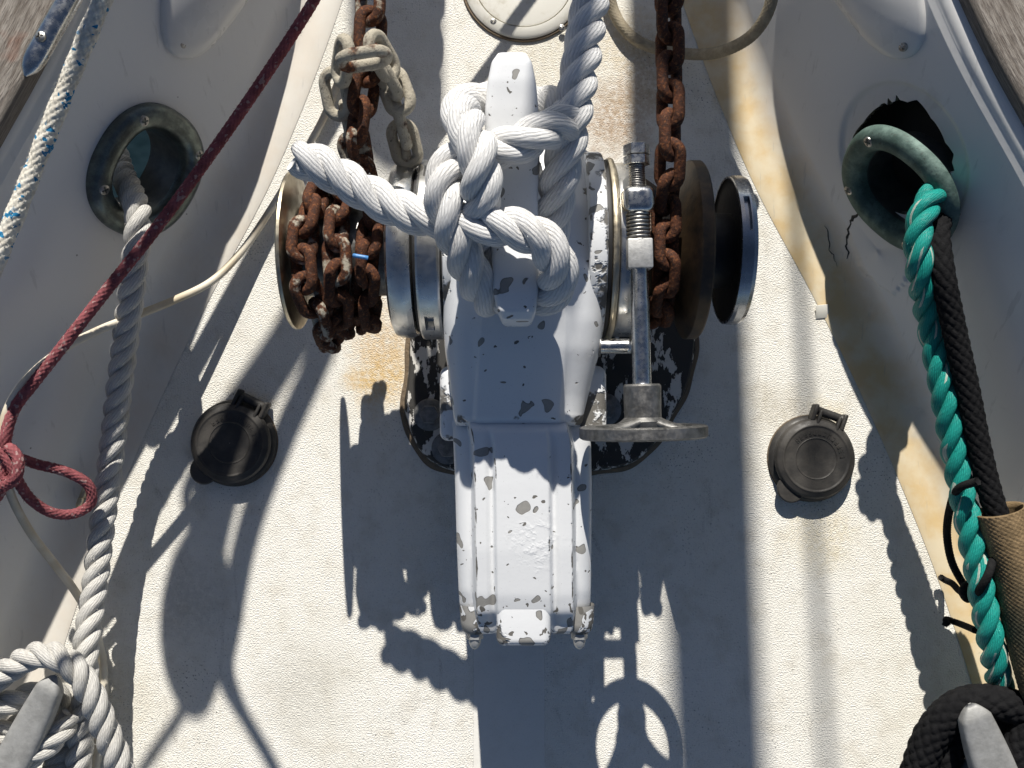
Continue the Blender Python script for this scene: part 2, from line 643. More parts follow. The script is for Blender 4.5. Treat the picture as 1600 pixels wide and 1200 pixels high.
def rust(name, gal_lo, gal_hi):
    k = NT(name, .85, spec=.25)
    oi = k.n('ObjectInfo').outputs['Random']
    r1 = k.noise(170, 5, .7)
    cc = k.mix(k.ramp(r1, .3, .7), (.030, .014, .010), (.115, .043, .022))
    cc = k.mix(k.math('MULTIPLY', k.ramp(k.noise(480, 3, .6), .50, .66), .55), cc, (.30, .115, .042))
    g = k.ramp(k.math('ADD', k.noise(70, 4, .6), k.math('MULTIPLY', oi, .22)), gal_lo, gal_hi)
    cc = k.mix(g, cc, k.mix(k.noise(220, 4), (.52, .48, .39), (.34, .30, .23)))
    cc = k.mix(k.math('MULTIPLY', k.ramp(k.noise(600, 2), .64, .7), .6), cc, (.05, .045, .04))
    k.color(cc)
    k.rough(k.ramp(r1, .3, .7, .62, .95))
    k.bump(k.noise(420, 5, .7), .0016, .8)
    return k


rust('rust', .74, .84)
rust('rust_dark', .88, .97)
rust('galvanised', .45, .60)


def rope_mat(name, c1, c2, nyarn=17, ang=.68, rs=.0062, rough=.6, amp=.0009, flake=None, sheen=0.0, dirt=None):
    """laid rope strand: uv.x = metres along, uv.y = around"""
    k = NT(name, rough, spec=.3)
    s = k.xyz(k.uv())
    L = 2 * math.pi * rs / math.tan(ang)
    ph = k.math('ADD', k.math('MULTIPLY', s[1], float(nyarn)), k.math('MULTIPLY', s[0], nyarn / L))
    ph = k.math('ADD', ph, k.math('MULTIPLY', k.noise(120, 2), .55))
    w = k.math('SINE', k.math('MULTIPLY', ph, 2 * math.pi))
    w01 = k.math('MULTIPLY_ADD', w, .5, .5)
    # filaments inside the yarn
    ph2 = k.math('ADD', k.math('MULTIPLY', s[1], nyarn * 7.0), k.math('MULTIPLY', s[0], nyarn * 5.0 / L))
    ph2 = k.math('ADD', ph2, k.math('MULTIPLY', k.noise(200, 3), 2.2))
    f2 = k.math('MULTIPLY_ADD', k.math('SINE', k.math('MULTIPLY', ph2, 2 * math.pi)), .5, .5)
    cc = k.mix(k.noise(45, 4, .6), c1, c2)
    cc = k.mix(k.math('MULTIPLY', k.ramp(w01, .40, .0), .22), cc, tuple(.45 * x for x in c2))
    if dirt:
        cc = k.mix(k.math('MULTIPLY', k.ramp(k.noise(22, 4, .6), .48, .72), .55), cc, dirt)
    if flake:
        yid = k.n('TexWhiteNoise', noise_dimensions='2D')
        fl = k.math('FLOOR', ph)
        fv = k.n('CombineXYZ')
        k.set(fv.inputs[0], fl)
        k.set(fv.inputs[1], k.math('FLOOR', k.math('MULTIPLY', s[0], 14.0)))
        k.set(yid.inputs['Vector'], fv.outputs[0])
        cc = k.mix(k.math('MULTIPLY', k.ramp(yid.outputs['Value'], .93, .935), .9), cc, flake)
    k.color(cc)
    if sheen:
        k.b.inputs['Sheen Weight'].default_value = sheen
    tw = k.math('ADD', k.math('MULTIPLY', s[0], 300.0), k.math('MULTIPLY', s[1], nyarn * 1.5))
    tw = k.math('SINE', k.math('MULTIPLY', k.math('ADD', tw, k.math('MULTIPLY', k.noise(160, 2), 1.2)), 2 * math.pi))
    hgt = k.math('MULTIPLY', k.math('POWER', w01, .6), k.math('MULTIPLY_ADD', tw, .22, .78))
    k.bump(k.math('MULTIPLY', hgt, k.ramp(k.noise(95, 2), .3, .7, .65, 1.1)), amp, .9)
    k.bump(f2, amp * .22, .7)
    return k


rope_mat('white_rope', (.92, .915, .90), (.87, .86, .845), dirt=(.78, .74, .68))
rope_mat('grey_rope', (.80, .785, .745), (.70, .68, .63), dirt=(.58, .53, .44))
rope_mat('green_rope', (.028, .45, .38), (.016, .33, .275), nyarn=20, rough=.34, amp=.0009, flake=(.66, .72, .62))


def fibre(name, c1, c2, flk=None, flk_scale=(90, 2.0), thr=.62, rough=.9, fine=700, amp=.001):
    k = NT(name, rough, spec=.15)
    cc = k.mix(k.ramp(k.noise(130, 4, .7), .3, .7), c1, c2)
    if flk:
        cell = k.n('TexVoronoi', feature='F1')
        cell.inputs['Scale'].default_value = 1.0
        k.set(cell.inputs['Vector'], k.scale(k.uv(), (flk_scale[0], flk_scale[1], 1)))
        sep = k.n('SeparateColor')
        k.t.links.new(cell.outputs['Color'], sep.inputs[0])
        cc = k.mix(k.ramp(sep.outputs[0], thr, thr + .01), cc, flk)
    k.color(cc)
    k.bump(k.noise(fine, 4, .7), amp, .8)
    return k


fibre('fleck_braid', (.80, .77, .68), (.58, .54, .46), flk=(.03, .22, .42), flk_scale=(330, 10.0), thr=.88, amp=.0005)
fibre('red_braid', (.31, .10, .11), (.19, .06, .066), flk=(.36, .23, .22), flk_scale=(420, 14.0), thr=.90, amp=.0006)
fibre('black_braid', (.006, .006, .007), (.012, .012, .013), rough=.85)
fibre('black_cord', (.010, .010, .011), (.018, .018, .018))
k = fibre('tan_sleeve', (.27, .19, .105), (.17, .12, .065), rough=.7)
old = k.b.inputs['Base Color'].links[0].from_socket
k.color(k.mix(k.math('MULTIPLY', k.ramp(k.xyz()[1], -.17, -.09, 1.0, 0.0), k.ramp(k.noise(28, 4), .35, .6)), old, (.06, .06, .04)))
fibre('hose', (.42, .36, .26), (.30, .255, .18), rough=.75, fine=900)
k = NT('cable', .5, 0, (.70, .65, .54))
k.color(k.mix(k.ramp(k.noise(30, 4), .4, .7), (.72, .66, .54), (.56, .47, .33)))
k = NT('black_plastic', .55, spec=.4)
k.color(k.mix(k.ramp(k.noise(32, 4, .6), .35, .7), (.024, .023, .022), (.058, .053, .047)))
k.rough(k.ramp(k.noise(90, 4), .3, .7, .42, .68))
k.bump(k.noise(500, 3), .0004, .4)
NT('black_rubber', .6, 0, (.012, .012, .012))
k = NT('hatch_white', .45)
k.color(k.mix(k.ramp(k.noise(50, 5, .65), .5, .75), (.72, .70, .63), (.5, .46, .36)))
k = NT('stone_grey', .7)
NT('dark_gap', .9, 0, (.05, .045, .04))
NT('blue_plastic', .4, 0, (.08, .25, .55))
k = NT('hull_paint', .4, 0, (.6, .6, .6))
k = NT('laminate_edge', .9)
k.color(k.mix(k.ramp(k.noise(260, 4, .7), .4, .65), (.10, .085, .06), (.42, .37, .28)))
k = NT('bare_laminate', .9, 0, (.022, .02, .016))  # near-black colour puts the torn cavity's shade into the skin behind it
k = NT('sea', .08, 0, (.008, .018, .022))
k.bump(k.noise(1.6, 5, .6), .15, .5)
k = NT('sailcloth', .85, 0, (.72, .70, .66))  # pale cloth of the unseen shadow casters

# ------------------------------------------------------------------ deck and bulwarks
HW = [(-1100, 6), (-900, 40), (-700, 92), (-400, 158), (-200, 210), (0, 270), (150, 325), (300, 388), (450, 472), (600, 546), (750, 612), (900, 672), (1050, 720), (1200, 764), (1400, 815), (1700, 880), (2000, 930)]
MM = .9 / 1450.0
rows = [W(800 + h, y, 0) for y, h in HW]
EY = np.array([r.y for r in rows][::-1])
EX = np.array([r.x for r in rows][::-1])
_ys = np.linspace(EY[0], EY[-1], 700)
_xs = np.interp(_ys, EY, EX)
_k = np.hanning(61)
_k /= _k.sum()
_xs = np.convolve(np.pad(_xs, 30, mode='edge'), _k, 'valid')


def edge_x(y):
    return np.interp(y, _ys, _xs)


ys = np.linspace(EY[0] + .05, EY[-1] - .05, 120)
Vd = [(-edge_x(y) - .012, y, 0) for y in ys] + [(edge_x(y) + .012, y, 0) for y in ys]
n = len(ys)
Fd = [(i, i + n, i + 1 + n, i + 1) for i in range(n - 1)]
deck = mesh_from('deck', Vd, Fd, M['nonskid'], smooth=False)
tag(deck, kind='structure', label='cream non-skid deck of the bow narrowing forward')

BH = .195
BT = math.radians(24.0)


def profile():
    """offset outward from the deck edge, height; starts with the flat smooth margin"""
    pr = [(-.004, .0005), (0.0, .0022), (.012, .0026)]
    r, x0 = .034, .016
    end = math.pi / 2 - BT
    for a in np.linspace(0, end, 12):
        pr.append((x0 + r * math.sin(a), .003 + r * (1 - math.cos(a))))
    x1, z1 = pr[-1]
    for t in np.linspace(0, 1, 170)[1:]:
        z = z1 + (BH - .012 - z1) * t
        pr.append((x1 + (z - z1) * math.tan(BT), z))
    x2, z2 = pr[-1]
    for a in np.linspace(0, math.pi / 2, 8)[1:]:
        pr.append((x2 + .012 * (1 - math.cos(a)) + .004, z2 + .012 * math.sin(a)))
    pr.append((pr[-1][0] + .05, pr[-1][1]))
    return np.array(pr)


PROF = profile()
by = np.linspace(W(0, 1420, 0).y, W(0, -520, 0).y, 1000)
bx = edge_x(by)
bt = np.gradient(np.stack([bx, by], 1), axis=0)
bt /= np.linalg.norm(bt, axis=1)[:, None]
bn = np.stack([bt[:, 1], -bt[:, 0]], 1)                   # outward on the right side


def wall_surface(side, off=0.0):
    G = np.zeros((len(by), len(PROF), 3))
    G[..., 0] = side * (bx[:, None] + bn[:, 0:1] * (PROF[None, :, 0] + off))
    G[..., 1] = by[:, None] + bn[:, 1:2] * (PROF[None, :, 0] + off)
    G[..., 2] = PROF[None, :, 1]
    return G


WG = {s: wall_surface(s) for s in (-1, 1)}
WPX = {}
for s_ in (-1, 1):
    g = WG[s_]
    z = g[..., 2] - CAM_H
    c_, sn_ = math.cos(TILT), math.sin(TILT)
    yc, zc = g[..., 1] * c_ + z * sn_, -g[..., 1] * sn_ + z * c_
    WPX[s_] = (800 + FPX * g[..., 0] / -zc, 600 - FPX * yc / -zc)


def wall(px, py, lift=0.0):
    """the bulwark point at a pixel, its inward normal, and the tangent running aft"""
    s = -1 if px < 800 else 1
    a, b = WPX[s]
    i, j = np.unravel_index(np.argmin((a - px) ** 2 + (b - py) ** 2), a.shape)
    g = WG[s]
    # refine linearly
    i = min(max(i, 1), g.shape[0] - 2)
    j = min(max(j, 1), g.shape[1] - 2)
    p = Vector(g[i, j])
    t = Vector(g[i - 1, j] - g[i + 1, j]).normalized()
    up = Vector(g[i, j + 1] - g[i, j - 1]).normalized()
    nrm = t.cross(up)
    if nrm.x * s > 0:
        nrm = -nrm
    ex, ey = px - a[i, j], py - b[i, j]
    A = np.array([[a[i - 1, j] - a[i, j], a[i, j + 1] - a[i, j]], [b[i - 1, j] - b[i, j], b[i, j + 1] - b[i, j]]])
    try:
        q = np.linalg.solve(A, (ex, ey))
        p = p + Vector(g[i - 1, j] - g[i, j]) * float(np.clip(q[0], -1.5, 1.5)) + Vector(g[i, j + 1] - g[i, j]) * float(np.clip(q[1], -1.5, 1.5))
    except np.linalg.LinAlgError:
        pass
    nrm.normalize()
    return p + nrm * lift, nrm, t, up


def WC(px, py, z, r=.006):
    # as W, but kept on the inner side of the bulwark
    if 440 < px < 1160 or not -400 < py < 1400:
        return W(px, py, z)
    q, nq, _, _ = wall(px, py)
    a, b = PX(q)
    if math.hypot(a - px, b - py) < 6 and q.z > z - r * 1.2:
        return q + nq * r * 1.15
    return W(px, py, z)


FL = {-1: wall(229, 268), 1: wall(1405, 268)}
FA, FB = .044, .040


_rg = np.random.default_rng(4)
RAG_A = np.sort(_rg.uniform(-np.pi, np.pi, 34))
RAG_V = _rg.uniform(-.09, .10, 34)


def hole_keep(side, grow=0.0):
    c, nr, t, up = FL[side]
    c, t, up = np.array(c), np.array(t), np.array(up)

    def kval(Q):
        d = Q - c
        a, b = d @ t, d @ up
        k = (np.abs(a) / (FA - .004 + grow)) ** 2.3 + (np.abs(b) / (FB - .004 + grow)) ** 2.3
        if side > 0:
            # torn upper part of the opening
            ang = np.arctan2(b - .012, a + .012)
            rag = 1 + np.interp(ang, RAG_A, RAG_V)
            k2 = ((a + .010) / (.050 * rag)) ** 2 + ((b - .006) / (.046 * rag)) ** 2
            k = np.minimum(k, k2)
        return k
    kval.centre = c
    return kval


def snap(G, kval):
    """drop the faces inside the outline and pull the rim vertices onto it"""
    sh = G.shape
    V = G.reshape(-1, 3).copy()
    near = np.linalg.norm(V - kval.centre, axis=1) < .16
    kv = np.full(len(V), 9.0)
    kv[near] = kval(V[near])
    F, _ = grid_faces(sh[0], sh[1])
    keep = (kv[F] > 1).any(1)
    rim = np.unique(F[keep])
    rim = rim[kv[rim] <= 1]
    lo, hi = np.ones(len(rim)), np.full(len(rim), 3.0)
    d = V[rim] - kval.centre
    ln = np.linalg.norm(d, axis=1)
    d[ln < 1e-6] = (1e-4, 0, 0)
    for _i in range(18):
        m = (lo + hi) / 2
        ins = kval(kval.centre + d * m[:, None]) <= 1
        lo, hi = np.where(ins, m, lo), np.where(ins, hi, m)
    V[rim] = kval.centre + d * lo[:, None]
    return V.reshape(sh), (lambda Q, _k=keep: _k), V[rim]


for side in (-1, 1):
    G = WG[side].copy()
    if side > 0:
        # footprint of the displaced fairlead: a shallow step round the opening
        c, nr, t, up = FL[1]
        d = G - np.array(c)
        a, b = d @ np.array(t), d @ np.array(up)
        k_ = np.sqrt(((a + .008) / .068) ** 2 + ((b - .006) / .060) ** 2)
        dep = -.0035 * (1 / (1 + np.exp((k_ - 1) * 70)))
        # blister left of the torn corner
        c3 = wall(1374, 392)[0]
        d3 = G - np.array(c3)
        a3, b3 = d3 @ np.array(t), d3 @ np.array(up)
        an = np.arctan2(b3, a3)
        k3 = np.hypot(a3 / .040, b3 / .026) * (1 + .05 * np.sin(an * 6) + .035 * np.sin(an * 15 + 1) + .02 * np.sin(an * 37))
        dep = dep + .0028 * (1 / (1 + np.exp((k3 - 1) * 60))) * np.clip(.4 + .6 * np.sin(an + 2.2), 0, 1)
        G = G + dep[..., None] * np.array(nr)
    root = empty('bulwark', tuple(G[500, 10]), 'grey gelcoat bulwark on the %s with %s' % (('left', 'dark bronze fairlead in it') if side < 0 else ('right', 'torn open fairlead hole and cracks in it')), 'bulwark')
    G, kp, rimv = snap(G, hole_keep(side))
    grid('inner_skin', G, M['gelcoat'], root, flip=(side > 0), keep=kp, su=3.0)
    cF, nF, tF, uF = [np.array(q) for q in FL[side]]
    dd = rimv - cF
    order = np.argsort(np.arctan2(dd @ uF, dd @ tF))
    E0 = rimv[order]
    E1 = E0 - nF * .007 + (E0 - cF) * rng.uniform(-.02, .05, (len(E0), 1))
    edge_strip = grid('broken_edge', np.stack([E0, E1], 1), M['laminate_edge'], root, cu=True, smooth=False)
    O = wall_surface(side, .045)
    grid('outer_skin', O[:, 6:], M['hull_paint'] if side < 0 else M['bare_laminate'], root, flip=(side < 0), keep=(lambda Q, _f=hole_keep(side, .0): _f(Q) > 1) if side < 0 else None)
    # hull side down to the sea
    Hs = np.zeros((len(by), 6, 3))
    for j, tz in enumerate(np.linspace(0, 1, 6)):
        Hs[:, j, 0] = side * (bx + bn[:, 0] * (.06 - .25 * tz ** 1.5))
        Hs[:, j, 1] = by
        Hs[:, j, 2] = .012 - 1.3 * tz
    grid('hull_side', Hs, M['hull_paint'], root, flip=(side > 0))
    # teak cap rail, two planks
    inner = .006 if side < 0 else .013
    w0 = PROF[-2][0]
    for q, (o0, o1) in enumerate(((inner, .075), (.0765, .15))):
        prof = []
        zb, zt, rd = BH - .002, BH + .013, .004
        for (ox, zz) in ((o0, zb), (o0, zt - rd), (o0 + rd * .3, zt - rd * .3), (o0 + rd, zt), ((o0 + o1) / 2, zt + .001), (o1 - rd, zt), (o1 - rd * .3, zt - rd * .3), (o1, zt - rd), (o1, zb)):
            prof.append((w0 - .014 + ox, zz))
        prof = np.array(prof)
        G2 = np.zeros((len(by), len(prof), 3))
        G2[..., 0] = side * (bx[:, None] + bn[:, 0:1] * prof[None, :, 0])
        G2[..., 1] = by[:, None] + bn[:, 1:2] * prof[None, :, 0]
        G2[..., 2] = prof[None, :, 1]
        grid('cap_plank', G2, M['teak'], root, flip=(side > 0), su=2.0, sv=.12, sharp=50)
    # stainless half-round strip on the cap
    e0 = W(38, 118, BH + .0145) if side < 0 else W(1604, -20, BH + .0145)
    tt = wall(60, 150)[2] if side < 0 else wall(1540, 150)[2]
    hd = -Vector((tt.x, tt.y, 0)).normalized()
    hd = (W(118, -20, BH + .0145) - e0).normalized() if side < 0 else hd
    sd = Vector((hd.y, -hd.x, 0))
    L = np.linspace(0, .5, 90)
    th = np.linspace(0, np.pi, 15)
    Gs = np.zeros((len(L), len(th), 3))
    wv = .0095 * np.clip(1 - (1 - np.clip(L / .02, 0, 1)) ** 2, 0.02, 1) ** .5
    for i, l in enumerate(L):
        for j, a in enumerate(th):
            Gs[i, j] = e0 + hd * float(l) + sd * float(wv[i] * math.cos(a)) + Vector((0, 0, float(wv[i] * .75 * math.sin(a) - .001)))
    st = grid('rub_strip', Gs, M['stainless'], root, flip=True)
    if side < 0:
        screw(e0 + hd * .031 + Vector((0, 0, .0072)), (0, 0, 1), .0042, st)

# cracks in the right bulwark
rb = [o for o in bpy.data.objects if o.name.startswith('bulwark')][1]


def crack(pix, r, parent):
    pts = []
    for i in range(len(pix) - 1):
        for t in np.linspace(0, 1, 7, endpoint=False):
            x = pix[i][0] * (1 - t) + pix[i + 1][0] * t + random.uniform(-2.2, 2.2)
            y = pix[i][1] * (1 - t) + pix[i + 1][1] * t + random.uniform(-2.2, 2.2)
            pts.append(wall(x, y, -.0002 + (.006 if False else 0))[0])
    P = np.array(pts)
    n_ = np.array(wall(*pix[len(pix) // 2])[1])
    T = np.gradient(P, axis=0)
    T /= np.linalg.norm(T, axis=1)[:, None] + 1e-9
    S = np.cross(T, n_)
    wd = r * (np.sin(np.linspace(0.05, np.pi - .05, len(P))) ** .5) * rng.uniform(.5, 1.3, len(P))
    G = np.stack([P + S * wd[:, None] + n_ * .0002, P + n_ * .0012, P - S * wd[:, None] + n_ * .0002], 1)
    return grid('crack', G, M['dark_gap'], parent, smooth=False)


crack([(1338, 300), (1345, 330), (1330, 345), (1322, 380), (1326, 408)], .0016, rb)
crack([(1290, 352), (1297, 390), (1312, 420)], .0005, rb)

sea = mesh_from('sea', [(-900, -900, -1.0), (900, -900, -1.0), (900, 900, -1.0), (-900, 900, -1.0)], [(0, 1, 2, 3)], M['sea'], smooth=False)
tag(sea, kind='structure')

# ------------------------------------------------------------------ fairleads


def fairlead(name, c, a, b, n, mat, label, screws, depth=.045):
    root = empty(name, tuple(c), label, 'fairlead', 'bow fairleads')
    prof = [(.0165, -.001), (.0160, .003), (.0140, .0065), (.010, .0092), (.005, .0102), (.0005, .0095), (-.003, .0072), (-.0052, .003), (-.006, -.004), (-.0062, -.014), (-.0062, -.03), (-.0062, -depth)]
    th = np.linspace(0, 2 * np.pi, 120, endpoint=False)
    ex = 2 / 2.35
    cs, sn = np.cos(th), np.sin(th)
    ux, uy = np.sign(cs) * np.abs(cs) ** ex, np.sign(sn) * np.abs(sn) ** ex
    # outward normal of the oval in its plane
    nx, ny = np.gradient(FB * uy), -np.gradient(FA * ux)
    nx, ny = np.gradient(uy * FB, edge_order=1), -np.gradient(ux * FA, edge_order=1)
    nx[0], ny[0] = 1, 0
    nx[-1], ny[-1] = nx[-2], ny[-2]
    ln = np.hypot(nx, ny)
    nx, ny = nx / ln, ny / ln
    G = np.zeros((len(prof), len(th), 3))
    for i, (dr, h) in enumerate(prof):
        loc = np.stack([FA * ux + nx * dr, FB * uy + ny * dr, np.full(len(th), h)], 1)
        G[i] = orient(loc, c, a, b, n)
    fl_ = Vector(a).cross(Vector(b)).dot(Vector(n)) > 0
    grid('ring', G[:9], mat, root, cv=True, flip=fl_)
    grid('throat', G[8:], M['bronze_dark'], root, cv=True, flip=fl_)
    for ang in screws:
        ca, sa = math.cos(ang), math.sin(ang)
        loc = np.array([FA * np.sign(ca) * abs(ca) ** ex + .006 * ca, FB * np.sign(sa) * abs(sa) ** ex + .006 * sa, .0098])
        screw(Vector(orient(loc, c, a, b, n)), n, .0048, root, roll=ang)
    return root


c, n_, t, up = FL[-1]
fairlead('fairlead', c + n_ * .001, t, up, n_, M['verdigris_dark'], 'dark bronze oval fairlead in left bulwark with white rope through it', (0.9, 2.3, 3.9, 5.5))
c, n_, t, up = FL[1]
rotm = Matrix.Rotation(.42, 3, n_) @ Matrix.Rotation(.22, 3, t)
c2 = wall(1418, 290, .012)[0]
fairlead('fairlead', c2, rotm @ t, rotm @ up, rotm @ n_, M['verdigris'], 'green tarnished oval fairlead pulled loose from right bulwark', (0.75, 2.45, 3.85, 5.4), depth=.035)


# ------------------------------------------------------------------ teardrop plates on the bulwarks
def teardrop(label, outline, scr):
    P = np.array([wall(*q)[0] for q in outline])
    Pc, s = spline([Vector(p) for p in P], .003)
    n_ = np.array(wall(*scr)[1])
    cen = Pc.mean(0)
    root = empty('fairing_plate', tuple(cen), label, 'plate', 'smooth fairing plates')
    rings = []
    for kk, h in ((1.0, -.001), (1.0, .0025), (.985, .0042), (.95, .0058), (.85, .0085), (.7, .0115), (.5, .014), (.25, .0155), (.0, .016)):
        rings.append(cen + (Pc - cen) * kk + n_ * h)
    b = grid('shell', np.array(rings), M['gelcoat_plate'], root, flip=(outline[0][0] > 800))
    screw(Vector(wall(*scr)[0]) + Vector(n_) * .0078, n_, .0044, root, roll=.2)


k = NT('gelcoat_plate', .3, spec=.5, color=(.70, .69, .665))
k.color(k.mix(k.noise(9, 3), (.72, .71, .69), (.66, .65, .62)))
k.rough(k.ramp(k.noise(40, 3), .3, .7, .25, .4))
teardrop('smooth white teardrop fairing plate with screw on left bulwark', [(268, -110), (258, -50), (251, 0), (251, 40), (257, 70), (272, 88), (292, 92), (315, 82), (345, 50), (382, 0), (420, -60), (450, -120)], (278, 66))
teardrop('smooth white teardrop fairing plate with screw on right bulwark', [(1232, -140), (1262, -70), (1308, 0), (1345, 48), (1380, 82), (1406, 92), (1428, 86), (1443, 64), (1447, 30), (1443, -10), (1440, -60), (1430, -120)], (1420, 70))

# ------------------------------------------------------------------ round deck plate, foot switch covers
c = W(818, -30, 0)
dp = empty('deck_plate', tuple(c), 'round white screw-down deck plate at top edge ahead of the windlass', 'deck plate')
lathe('rim', [(.0005, .0605), (.004, .060), (.006, .0575), (.0065, .050), (.006, .0497), (.003, .0495), (.002, .047)], c, M['hatch_white'], dp, axis='z')
lathe('lid', [(.002, .0488), (.0058, .0484), (.0064, .046), (.0064, .02), (.0068, .0001)], c, M['hatch_white'], dp, axis='z')
lathe('gasket', [(.0003, .0628), (.0026, .0622), (.0026, .060)], c, M['sealant'], dp, axis='z')
for (px, py) in ((771, 33), (878, 43), (730, -60), (905, -70)):
    q = W(px, py, .0062)
    screw(q, (0, 0, 1), .0034, dp, roll=px)


def foot_switch(px, py, hinge, label):
    c = W(px, py, 0)
    root = empty('foot_switch', tuple(c), label, 'foot switch', 'black deck foot switches')
    R = .0405
    lathe('base', [(.0, R + .0005), (.004, R + .001), (.007, R - .001), (.0085, R - .004), (.0085, R - .02)], c, M['black_plastic'], root, axis='z')
    h = Vector((math.cos(hinge), math.sin(hinge), 0))
    sd = Vector((-h.y, h.x, 0))
    lid = lathe('lid', [(.0088, R - .003), (.0135, R - .0022), (.0165, R - .0040), (.0185, R - .008), (.0192, R - .0088), (.0190, R - .0098), (.0183, R - .011), (.0178, .0200), (.0182, .0195), (.0176, .0188), (.0172, .012), (.0165, .004), (.0164, .0002)], c, M['black_plastic'], root, axis='z', sub=.0015, sharp=60)
    # worn raised lettering round the lid, too worn to read
    arc = []
    bm = bmesh.new()
    for i in range(13):
        a = hinge + 1.15 - i * .19
        rr = .0245
        p = c + Vector((rr * math.cos(a), rr * math.sin(a), .0181))
        m = Matrix.Translation(p) @ Matrix.Rotation(a, 4, 'Z')
        for (dx, dy, sx, sy) in random.sample([(0, -.0010, .0022, .0003), (0, .0010, .0022, .0003), (.0018, 0, .0003, .0012), (-.0018, 0, .0003, .0012), (0, 0, .0003, .0010)], 3):
            r_ = bmesh.ops.create_cube(bm, size=2)
            bmesh.ops.transform(bm, matrix=m @ Matrix.Translation((dx, dy, 0)) @ Matrix.Diagonal((sx, sy, .0004, 1)), verts=r_['verts'])
    me = bpy.data.meshes.new('lettering')
    bm.to_mesh(me)
    bm.free()
    tag(link_obj('lettering', me, M['black_plastic'], lid), kind='stuff')
    # hinge: two lugs and a barrel
    hc = c + h * (R + .004) + Vector((0, 0, .012))
    rot = Matrix.Rotation(hinge, 3, 'Z')
    hr = empty_part = None
    b = tube('hinge_barrel', [hc - sd * .0125, hc, hc + sd * .0125], .0042, M['black_plastic'], root, nseg=20, step=.003)
    for s in (-1, 1):
        box('hinge_lug', hc + sd * (.0145 * s) - h * .003 + Vector((0, 0, -.002)), (.0085, .0022, .0068), M['black_plastic'], root, .0018, rot, 3)
        box('hinge_arm', hc + sd * (.0095 * s) - h * .0065 + Vector((0, 0, .003)), (.0075, .0016, .0030), M['black_plastic'], lid, .0012, rot, 3)
    # lifting tab opposite the hinge, a little to the left
    ta = hinge + math.pi - .32
    tdir = Vector((math.cos(ta), math.sin(ta), 0))
    prof = [(0.0, .0), (0.0, .013), (.0032, .0138), (.0045, .0125), (.0052, .0)]
    lathe('lift_tab', prof, c + tdir * (R - .0045) + Vector((0, 0, .0085)), M['black_plastic'], lid, axis='z', n=40)
    lathe('gasket', [(.0003, R + .0016), (.0012, R + .0012), (.0012, R)], c, M['sealant'], root, axis='z')


foot_switch(367, 692, math.radians(64), 'black round foot switch cover on deck left of windlass')
foot_switch(1266, 716, math.radians(70), 'black round foot switch cover on deck right of windlass')

# ------------------------------------------------------------------ windlass
AX = W(800, 392, .16)
AY, AZ = AX.y, .16
wl = empty('windlass', (0.008, AY, 0), 'white painted chipped anchor windlass standing on the centre of the deck', 'windlass')


def Xat(px, z):
    return (px - 800) * (CAM_H - z) / FPX


def Yat(py, z):
    return W(800, py, z).y


# base plate: octagonal with chamfered corners
bz = .014
bp = [(632, 640), (640, 560), (655, 330), (720, 270), (960, 270), (1060, 330), (1086, 500), (1080, 580), (1050, 650), (1000, 715), (930, 735), (700, 732), (655, 700)]
bw = [W(x, y, bz) for x, y in bp]
cen = sum(bw, Vector()) / len(bw)
ringP, _ = spline([*bw, bw[0]], .004)
rings = []
for kk, z in ((1.012, .0005), (1.01, .004), (1.0, bz - .002), (.985, bz), (.9, bz + .0005), (0.0, bz + .001)):
    r_ = np.array(cen) + (ringP - np.array(cen)) * kk
    r_[:, 2] = z
    rings.append(r_)
grid('base_plate', np.array(rings), M['flaking'], wl, sharp=40)
rings = []
for kk, z in ((1.045, .0004), (1.03, .0030), (1.008, .0045)):
    r_ = np.array(cen) + (ringP - np.array(cen)) * kk * (1 + .006 * np.sin(np.arange(len(ringP)) * .55))[:, None] * 1.0
    r_[:, 2] = z
    rings.append(r_)
grid('bedding', np.array(rings), M['sealant'], wl)
for (px, py) in ((672, 648), (945, 640), (700, 700)):
    q = W(px, py, bz)
    lathe('washer', [(0, .0155), (.003, .0155), (.0042, .013), (.0042, .0)], q, M['cast_grey'], wl, axis='z', n=48)
    hexnut('base_bolt', q + Vector((0, 0, .004)), (0, 0, 1), .0095, .007, M['cast_grey'], wl)


